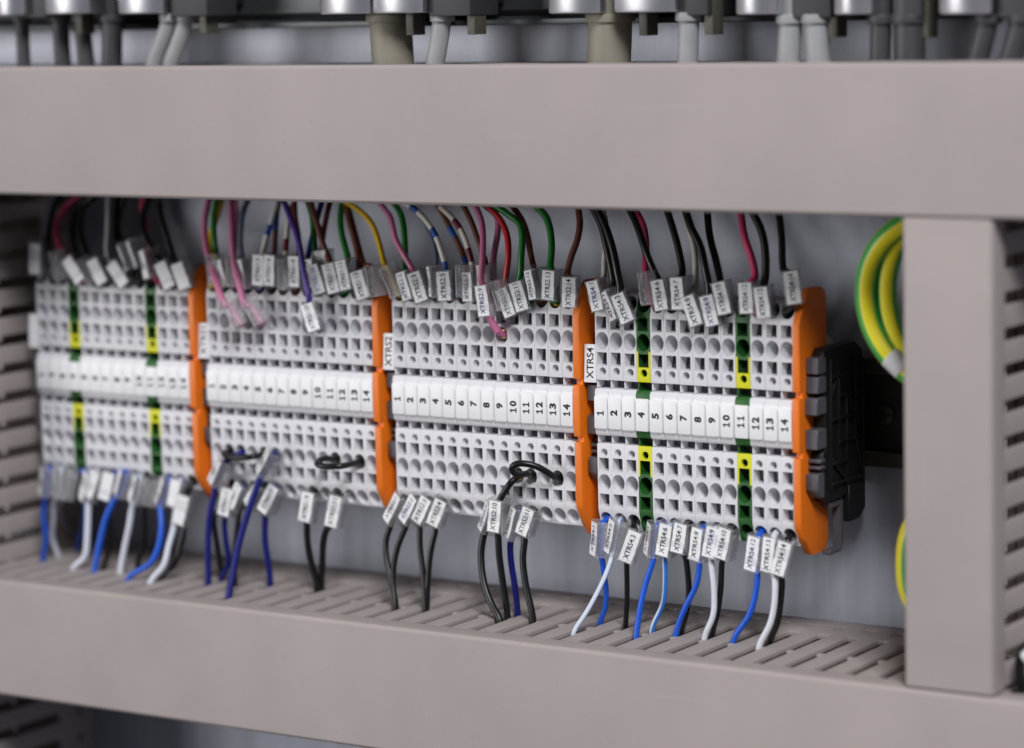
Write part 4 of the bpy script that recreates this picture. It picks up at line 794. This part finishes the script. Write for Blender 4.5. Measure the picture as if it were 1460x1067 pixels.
    (4,'bottom',2,'black',1.6,[(10.4,9.0,-32.6),(10.4,1.2,-36.0),(13.0,-0.8,-37.9),(12.0,-0.8,-40.3),(11.0,-0.8,-42.7),(10.0,-0.8,-45.0),(9.1,-0.8,-47.4),(8.8,-0.3,-49.9),(7.9,1.1,-60.7),(6.4,2.4,-71.0),(6.4,3.1,-83.0)],((11.02,-0.81,-42.65),(0.385,0.0,0.923),(0.316,-0.94,-0.132),11.6,'XTRS4:3')),
    (4,'bottom',4,'blue',1.8,[(20.8,9.0,-32.6),(20.8,1.2,-36.0),(20.8,-1.3,-35.4),(20.4,-1.3,-37.8),(20.1,-1.3,-40.2),(19.7,-1.3,-42.6),(19.3,-1.3,-45.0),(20.3,-2.1,-45.5),(18.3,-4.4,-54.4),(17.2,-6.6,-62.8),(17.0,-8.7,-71.0),(17.0,-10.0,-83.0)],((20.07,-1.26,-40.17),(0.152,0.0,0.988),(-0.699,-0.707,0.108),11.1,'')),
    (4,'bottom',5,'whiteblue',1.6,[(26.0,9.0,-32.6),(26.0,1.2,-36.0),(25.3,-0.7,-35.1),(24.8,-0.7,-37.4),(24.4,-0.7,-39.7),(24.0,-0.7,-42.0),(23.5,-0.7,-44.4),(23.2,-0.5,-46.0),(23.0,-0.0,-52.6),(21.7,0.6,-61.5),(17.0,1.2,-71.0),(17.0,1.4,-83.0)],((24.4,-0.71,-39.71),(0.186,0.0,0.983),(0.086,-0.996,-0.016),10.8,'XTRS4:6')),
    (4,'bottom',6,'black',1.8,[(31.2,9.0,-32.6),(31.2,1.2,-36.0),(30.8,-0.7,-34.2),(30.4,-0.7,-36.4),(29.9,-0.7,-38.6),(29.5,-0.7,-40.8),(29.1,-0.7,-43.0),(30.5,-0.4,-44.0),(31.4,0.2,-50.8),(31.3,0.8,-57.7),(29.7,1.4,-64.8),(27.6,1.9,-71.0),(27.6,2.2,-83.0)],((29.94,-0.71,-38.63),(0.186,0.0,0.983),(0.086,-0.996,-0.016),10.2,'XTRS4:7')),
    (4,'bottom',7,'blue',1.8,[(36.4,9.0,-32.6),(36.4,1.2,-36.0),(37.5,-0.7,-35.4),(37.1,-0.7,-37.8),(36.8,-0.7,-40.2),(36.4,-0.7,-42.6),(36.0,-0.7,-45.0),(36.4,-0.9,-45.9),(35.4,-1.1,-53.4),(30.8,-1.5,-62.3),(27.6,-1.8,-71.0),(27.6,-2.0,-83.0)],((36.75,-0.73,-40.19),(0.155,0.0,0.988),(-0.172,-0.985,0.027),11.0,'XTRS4:8')),
    (4,'bottom',8,'white',1.8,[(41.6,9.0,-32.6),(41.6,1.2,-36.0),(42.5,-0.7,-34.4),(42.1,-0.7,-36.7),(41.6,-0.7,-39.0),(41.1,-0.7,-41.2),(40.6,-0.7,-43.5),(40.5,-0.8,-44.9),(41.7,-1.2,-54.1),(41.5,-1.5,-63.1),(38.2,-1.8,-71.0),(38.2,-2.0,-83.0)],((41.59,-0.71,-38.97),(0.206,0.0,0.979),(0.085,-0.996,-0.018),10.6,'XTRS4:9')),
    (4,'bottom',9,'black',1.8,[(46.8,9.0,-32.6),(46.8,1.2,-36.0),(47.2,-0.7,-34.5),(46.7,-0.7,-36.8),(46.1,-0.7,-39.1),(45.6,-0.7,-41.4),(45.1,-0.7,-43.6),(44.2,-0.2,-46.0),(43.0,1.1,-54.4),(40.9,2.4,-63.0),(38.2,3.5,-71.0),(38.2,4.2,-83.0)],((46.14,-0.7,-39.08),(0.227,0.0,0.974),(0.0,-1.0,0.0),10.6,'XTRS4:10')),
    (4,'bottom',11,'blue',1.9,[(57.2,9.0,-32.6),(57.2,1.2,-36.0),(57.8,-0.7,-36.4),(57.4,-0.7,-38.9),(57.0,-0.7,-41.5),(56.6,-0.7,-44.0),(56.2,-0.7,-46.5),(57.3,-0.9,-47.2),(56.8,-1.3,-55.0),(54.7,-1.7,-61.8),(48.8,-2.1,-71.0),(48.8,-2.3,-83.0)],((56.98,-0.71,-41.46),(0.163,0.0,0.987),(-0.086,-0.996,0.014),11.6,'XTRS4:12')),
    (4,'bottom',12,'white',1.9,[(62.4,9.0,-32.6),(62.4,1.2,-36.0),(63.3,-0.7,-36.4),(63.0,-0.7,-38.9),(62.7,-0.7,-41.4),(62.4,-0.7,-43.9),(62.1,-0.7,-46.3),(63.5,-1.1,-47.7),(64.2,-2.3,-56.3),(62.9,-3.2,-63.8),(59.4,-4.2,-71.0),(59.4,-4.7,-83.0)],((62.66,-0.71,-41.38),(0.121,0.0,0.993),(-0.087,-0.996,0.011),11.4,'XTRS4:13')),
    (4,'bottom',13,'black',1.9,[(67.6,9.0,-32.6),(67.6,1.2,-36.0),(68.1,-0.7,-37.2),(67.4,-0.7,-39.6),(66.7,-0.7,-42.0),(66.0,-0.7,-44.4),(65.4,-0.7,-46.8),(65.8,-0.2,-48.5),(64.8,0.9,-56.0),(62.5,2.2,-64.9),(59.4,3.1,-71.0),(59.4,3.7,-83.0)],((66.71,-0.73,-41.99),(0.27,0.0,0.963),(0.167,-0.985,-0.047),11.4,'XTRS4:14')),
]

def rect_ring(w, h, r, n=4):
    pts = []
    for cx, cy, a0 in ((w - r, h - r, 0), (-w + r, h - r, 90), (-w + r, -h + r, 180), (w - r, -h + r, 270)):
        for k in range(n + 1):
            a = math.radians(a0 + 90 * k / n)
            pts.append((cx + r * math.cos(a), cy + r * math.sin(a)))
    return pts
SLEEVE = {}
def sleeve_mesh(length, var):
    key = (length, var)
    if key in SLEEVE: return SLEEVE[key]
    m = MB()
    hl = length / 2
    for (w, h, r, off) in ((3.0, 3.0, 0.8, -0.45), (1.4, 1.4, 1.35, -0.4)):
        ring = rect_ring(w, h, r)
        n = len(ring)
        rows = 5
        i = len(m.v)
        for q in range(rows):
            z = -hl + length * q / (rows - 1)
            wob = 1 + 0.05 * math.sin(q * 2.1 + var * 1.7 + w)
            m.v += [(x * wob, y * wob + off, z) for x, y in ring]
        for q in range(rows - 1):
            m.f += [(i + q * n + k, i + q * n + (k + 1) % n, i + (q + 1) * n + (k + 1) % n, i + (q + 1) * n + k) for k in range(n)]
        for zz in (-hl, hl):                           # thicker rims at both ends
            if w > 2:
                ends = [(x, y + off, zz) for x, y in ring]
                m.tube(ends + ends[:1], 0.2, 5, cap=False)
    m.uv = {}
    i = len(m.v)                                       # the pocket's back wall behind the paper
    m.v += [(-2.6, 1.15, -hl), (2.6, 1.15, -hl), (2.6, 1.15, hl), (-2.6, 1.15, hl)]
    m.f.append((i, i + 1, i + 2, i + 3))
    for (xa, ya, xb, yb) in ((2.75, 1.1, 2.3, -3.2), (-2.75, 1.1, -2.3, -3.2), (1.5, -1.9, 2.6, -2.6)):   # moulded ridges of the clip
        i = len(m.v)
        m.v += [(xa, ya, -hl), (xb, yb, -hl), (xb, yb, hl), (xa, ya, hl)]
        m.f.append((i, i + 1, i + 2, i + 3))
    me = m.mesh('label_sleeve', smooth=True)
    SLEEVE[key] = me
    return me
PAPER = {}
def paper_mesh(length, var):
    key = (length, var)
    if key not in PAPER:
        m = MB()
        rr = random.Random(var)
        n = 7
        L, R = [], []
        for q in range(n):
            z = -length / 2 + 0.25 + (length - 0.5) * q / (n - 1)
            e = 0.22 if q in (2, 4) else 0.0
            y = 2.62 + 0.10 * math.sin(q * 1.1 + var)
            L.append((-2.15 - e * rr.random(), y, z))
            R.append((2.15 + e * rr.random(), y, z))
        m.v = L + R + [(x, y - 0.16, z) for x, y, z in L] + [(x, y - 0.16, z) for x, y, z in R]
        for q in range(n - 1):
            m.f += [(q, q + 1, n + q + 1, n + q), (2 * n + q, 3 * n + q, 3 * n + q + 1, 2 * n + q + 1), (q, 2 * n + q, 2 * n + q + 1, q + 1), (n + q, n + q + 1, 3 * n + q + 1, 3 * n + q)]
        m.f += [(0, n, 3 * n, 2 * n), (n - 1, 3 * n - 1, 4 * n - 1, 2 * n - 1)]
        PAPER[key] = m.mesh('paper_insert', smooth='angle')
    return PAPER[key]

WORDS = dict(black='black', grey='grey', pink='crimson pink', rose='pale pink', yellow='yellow', green='green', slate='slate grey', brown='brown', purple='purple', navy='navy blue',
             red='red', darkred='dark red', cream='cream', blue='bright blue', white='white', bluewhite='white wire with blue rings', brownwhite='white wire with maroon rings',
             brownblue='brown wire with blue rings', blackblue='dark wire with blue rings', whiteblue='white wire with blue stripe', paleblue='pale blue and white')
BSHORT = {1: 'the blurred far bank', 2: 'the second, all-grey bank', 3: 'the XTRS2 bank', 4: 'the XTRS4 bank'}
ROWS = {'top': 'rising from terminal %s of %s', 'bottom': 'hanging below terminal %s of %s', 'middle_top': 'plugged into the upper middle hole of terminal %s, %s', 'middle_bottom': 'plugged into the lower middle hole of terminal %s, %s'}
for idx, (b, row, k, col, dia, path, tg) in enumerate(WIRES):
    sp = smooth_path(path)
    rj = -2.4 + 0.12 * (idx % 5) if col in ('whiteblue', 'paleblue') else random.uniform(0, 6.28)
    dia *= 1.17 if 'top' in row else 1.08
    me = MB().tube(sp, dia / 2, 12, start=random.uniform(0, 9), roll=rj).mesh('wire', smooth='angle')
    w = obj('wire', me, M['wire_' + col])
    word = WORDS[col] if 'wire' in WORDS[col] else WORDS[col] + ' wire'
    tag(w, word + ' ' + ROWS[row] % (NUM[k], BSHORT[b]), 'wire', 'upper wires' if 'top' in row else 'lower wires')
    if tg:
        ce, ax, nn, ln, txt = tg
        ax, nn = Vector(ax).normalized(), Vector(nn)
        nn = (nn - ax * nn.dot(ax)).normalized()
        sx = ax.cross(nn) * -1
        sx = nn.cross(ax) * 1.0
        # local x = side, y = paper normal, z = along the wire
        sx = nn.cross(ax)
        s_ = obj('label_sleeve', sleeve_mesh(round(ln * 2) / 2, idx % 4), M['clear'], w)
        frame(s_, ce, sx, nn, ax)
        p_ = obj('paper_insert', paper_mesh(round(ln * 2) / 2, idx % 4), M['paper'], s_)
        if txt or b in (2, 3, 4):
            t_ = txt or ('XTRS%d:%d' % ({1: 3, 2: 1, 3: 2, 4: 4}[b], k + 1))
            le = obj('lettering', text_mesh(t_, 1.75, min(ln - 1.6, 1.22 * len(t_)), 0.004), M['ink_blue'] if idx % 7 == 3 else M['ink'], s_)
            # reads upwards along the wire
            frame(le, (0.1, 2.76, 0.0), Vector((0, 0, 1)), Vector((1, 0, 0)), Vector((0, 1, 0)))
    if b == 3 and col not in ('navy', 'blue'):
        a_, c_ = Vector(path[0]), Vector(path[1])
        q = [a_.lerp(c_, t) for t in (0.35, 0.6, 0.78)]
        obj('ferrule', MB().tube(q, dia / 2 + 0.42, 12).mesh('ferrule', smooth='angle'), M['copper'], w)

def loop_wire(label, pts, dia):
    me = MB().tube(smooth_path(pts, 0.8), dia / 2, 12).mesh('jumper_wire', smooth='angle')
    o = obj('jumper_wire', me, M['wire_black'])
    tag(o, label, 'jumper wire', 'short black jumper loops')
zc = -23.4
loop_wire('short black jumper looped between lower holes of the second bank, behind a clear sleeve',
          [(OFF[2] + 5.2, 8, zc), (OFF[2] + 5.4, 0, zc - 0.2), (-154.6, -3.4, -23.3), (-151.5, -5.6, -24.0), (-145, -6.4, -23.9), (-139.5, -5.2, -23.2), (OFF[2] + 20.8, -1, zc), (OFF[2] + 20.8, 8, zc)], 2.2)
loop_wire('short black jumper loop standing out from terminals 11 and 13 of the second bank',
          [(OFF[2] + 52, 8, zc), (OFF[2] + 52, 0, zc + 0.4), (-109.8, -3.6, -22.0), (-110.6, -7, -22.9), (-109.2, -9, -23.5), (-105.2, -9.2, -23.8), (-100.4, -7.6, -23.6), (OFF[2] + 62.2, -1.2, zc), (OFF[2] + 62.4, 8, zc)], 2.2)
loop_wire('sharp black jumper loop between terminals 11 and 13 of the XTRS2 bank',
          [(OFF[3] + 52, 8, zc), (OFF[3] + 52.2, 0.5, zc + 0.3), (-27.3, -3, -21.6), (-28.1, -6, -21.9), (-29.0, -8.4, -20.9), (-29.6, -9.2, -19.2), (-28.3, -9.2, -17.8), (-25.0, -8.2, -17.4), (-21.2, -6, -18.6), (-18.4, -2.8, -21.3), (OFF[3] + 62.4, 1.0, zc), (OFF[3] + 62.4, 8, zc)], 2.2)

# ------------------------------------------------------------------ thick green and yellow earth cables beside the upright duct
def earth(label, pts, dia, sleeve=None, roll=0.0):
    o = obj('earth_cable', MB().tube(smooth_path(pts, 2.0), dia / 2, 20, roll=roll).mesh('earth_cable', smooth='angle'), M['wire_greenyellow'])
    tag(o, label, 'cable', 'thick green and yellow earth cables')
    if sleeve:
        a, c = Vector(sleeve[0]), Vector(sleeve[1])
        ax = (a - c).normalized()
        pts2 = [c + (a - c) * t for t in (0, 0.33, 0.66, 1)]
        obj('label_sleeve', MB().tube(pts2, dia / 2 + 0.25, 20).mesh('label_sleeve', bevel=0.3, smooth='angle'), M['grey'], o)
earth('thick green and yellow cable bulging out, with a pale sleeve at its lower end',
      [(128, 2, 72), (114, 0, 67), (103.6, -2, 60), (98.2, -2, 52), (96.6, -2, 43), (98.4, -2, 33), (103.6, -2, 24.5), (111, -1, 18), (126, 2, 9)], 6.6,
      ((104.6, -2, 23.8), (109.2, -1.4, 19.6)), -1.0)
earth('thick green and yellow cable tucked behind its twin next to the upright duct',
      [(130, 6, 74), (117, 3, 68), (107.6, 1.4, 61), (103.2, 1.4, 52.5), (102.0, 1.4, 43.5), (103.4, 1.4, 33.5), (108.4, 1.4, 24), (116, 3, 16.5), (130, 6, 8)], 6.6, None, -0.9)
earth('sliver of yellow and green cable low beside the upright duct',
      [(128, 2, -16), (118, 0, -21), (112.0, -2, -29), (110.2, -2, -40), (111.6, -2, -50), (117, 0, -58), (130, 2, -64)], 7.2,
      ((117, 0, -21.6), (114.6, -0.9, -24.6)), 0.3)

# ------------------------------------------------------------------ connectors and cables above the top duct
bar = obj('support_bar', MB().prism([(20, 125.4), (34, 125.4), (34, 145), (20, 145), (20, 130.5), (22.5, 128.5), (20, 127.4)], -330, 250).mesh('support_bar', bevel=0.3), M['dark_metal'])
tag(bar, 'dark metal bar above the top duct, behind the metal connector hoods', 'bar')
def hood(x0, x1, z, y=-5):
    m = MB()
    n = 10
    w = x1 - x0
    pts = []
    for q in range(n + 1):
        t = q / n
        pts.append((x0 + w * t, y - 3.6 * math.sin(math.pi * (0.03 + 0.94 * t)) ** 0.7))
    pts += [(x1, y + 12), (x0, y + 12)]
    m.prism_z(pts, z, z + 34)
    return m
def plug(label, hoods, house, cables, tabs, z):
    r = empty('connector_plug', ((hoods[0][0] + hoods[0][1]) / 2, 0, z))
    tag(r, label, 'connector', 'metal hooded connectors above the top duct')
    inv = Vector(r.location) / S
    def part(name, m, mat, bevel=0.3, smooth=False):
        m.v = [(x - inv.x, y - inv.y, zz - inv.z) for x, y, zz in m.v]
        return obj(name, m.mesh(name, bevel=bevel, smooth=smooth), mat, r)
    for x0, x1 in hoods:
        part('metal_hood', hood(x0, x1, z), M['chrome'], 0.8)
    if house:
        x0, x1 = house
        part('dark_housing', MB().box(x0, x1, -3, 14, z - 1.2, z + 34), M['housing'], 0.6)
    hx0 = min(h[0] for h in hoods)
    part('socket_block', MB().box(hx0 + 2, (house[1] if house else hoods[-1][1]) - 1, 3, 19, z + 2.5, z + 34), M['black_plastic'], 0.4)
    for (x, dx, dia, mat, y) in cables:
        pts = [(x, y, z + 6), (x, y, z - 1), (x + dx * 0.25, y, z - 6), (x + dx * 0.62, y, z - 12), (x + dx, y, z - 18), (x + dx * 1.25, y + 1, z - 30)]
        part('cable', MB().tube(smooth_path(pts, 1.5), dia / 2, 18), M[mat], 0, 'angle')
        part('cable_collar', MB().tube([(x, y, z - 0.2), (x, y, z - 1.2), (x, y, z - 3.0)], dia / 2 + 1.0, 20), M[mat], 0.3, 'angle')
    for x in tabs:
        part('latch_tab', MB().box(x - 1.5, x + 1.5, 0, 7, z - 7.4, z + 4), M['tab'], 0.25)
plug('shiny hooded connector cut off by the picture corner above the blurred bank', [(-252, -237.6)], None, [(-248.5, 0, 5, 'dark_cable', 5)], [], 131.9)
plug('shiny hooded connector with two dark cables above the blurred bank', [(-227.6, -206.6)], (-243, -229), [(-231, 0.5, 6, 'dark_cable', 6), (-222.5, 1.5, 6, 'dark_cable', 8)], [-217], 132.0)
plug('shiny hooded connector with paired pale cables bending away', [(-193.4, -172.8)], (-172, -155.5), [(-208, -1, 7.5, 'dark_cable', 8), (-175.5, -8.5, 5.4, 'light_cable', 1), (-169.4, -8.0, 5.6, 'light_cable', 3)], [-160], 131.6)
plug('double hooded connector with one thick khaki cable and a thin bent one', [(-104.9, -84.0), (-82.8, -62.4)], (-62, -45.5), [(-84.0, 0.6, 14.5, 'khaki', 6), (-60.0, -3.6, 6.4, 'light_cable', 2)], [-72, -47.4], 130.2)
plug('double hooded connector with one thick khaki cable above the XTRS4 tag', [(-13.6, 6.0), (11.0, 33.4)], (33.8, 43.4), [(3.2, -1.0, 14.2, 'khaki', 5), (34.4, -0.8, 6.6, 'light_cable', 1)], [18.2, 42], 129.2)
plug('hooded connector with a pair of straight light grey cables', [(54.8, 69.4)], (73, 86), [(70.4, -1.4, 7.2, 'light_cable', 1), (79.2, 0.6, 7.6, 'light_cable', 1)], [85.2], 128.0)
plug('hooded connector with two dark cables above the earth cable', [(88.6, 101.4)], (107, 116.2), [(101.6, -0.6, 6.4, 'dark_cable', 0), (110.4, 0, 9.6, 'dark_cable', 1)], [115.6], 127.6)
plug('hooded connector with dark bent cables over the upright duct', [(123.2, 140.0)], (140.6, 156), [(136.5, -4.6, 6.4, 'dark_cable', 0), (147.0, -5.4, 6.8, 'dark_cable', 1)], [152], 127.2)

# ------------------------------------------------------------------ odds and ends by the lower right corner
ww = obj('wire', MB().tube(smooth_path([(158, -20, -90), (157.5, -22, -72), (156.6, -24, -64), (160, -26, -56), (175, -20, -48)]), 1.6, 12).mesh('wire', smooth='angle'), M['wire_black'])
tag(ww, 'black wire with a white sleeve at the foot of the upright duct, lower corner', 'wire', 'lower wires')
obj('label_sleeve', MB().tube([(159.4, -25.8, -59.5), (162, -26, -57.7), (165, -25.2, -55.6)], 2.4, 14).mesh('label_sleeve', bevel=0.3, smooth='angle'), M['marker'], ww)
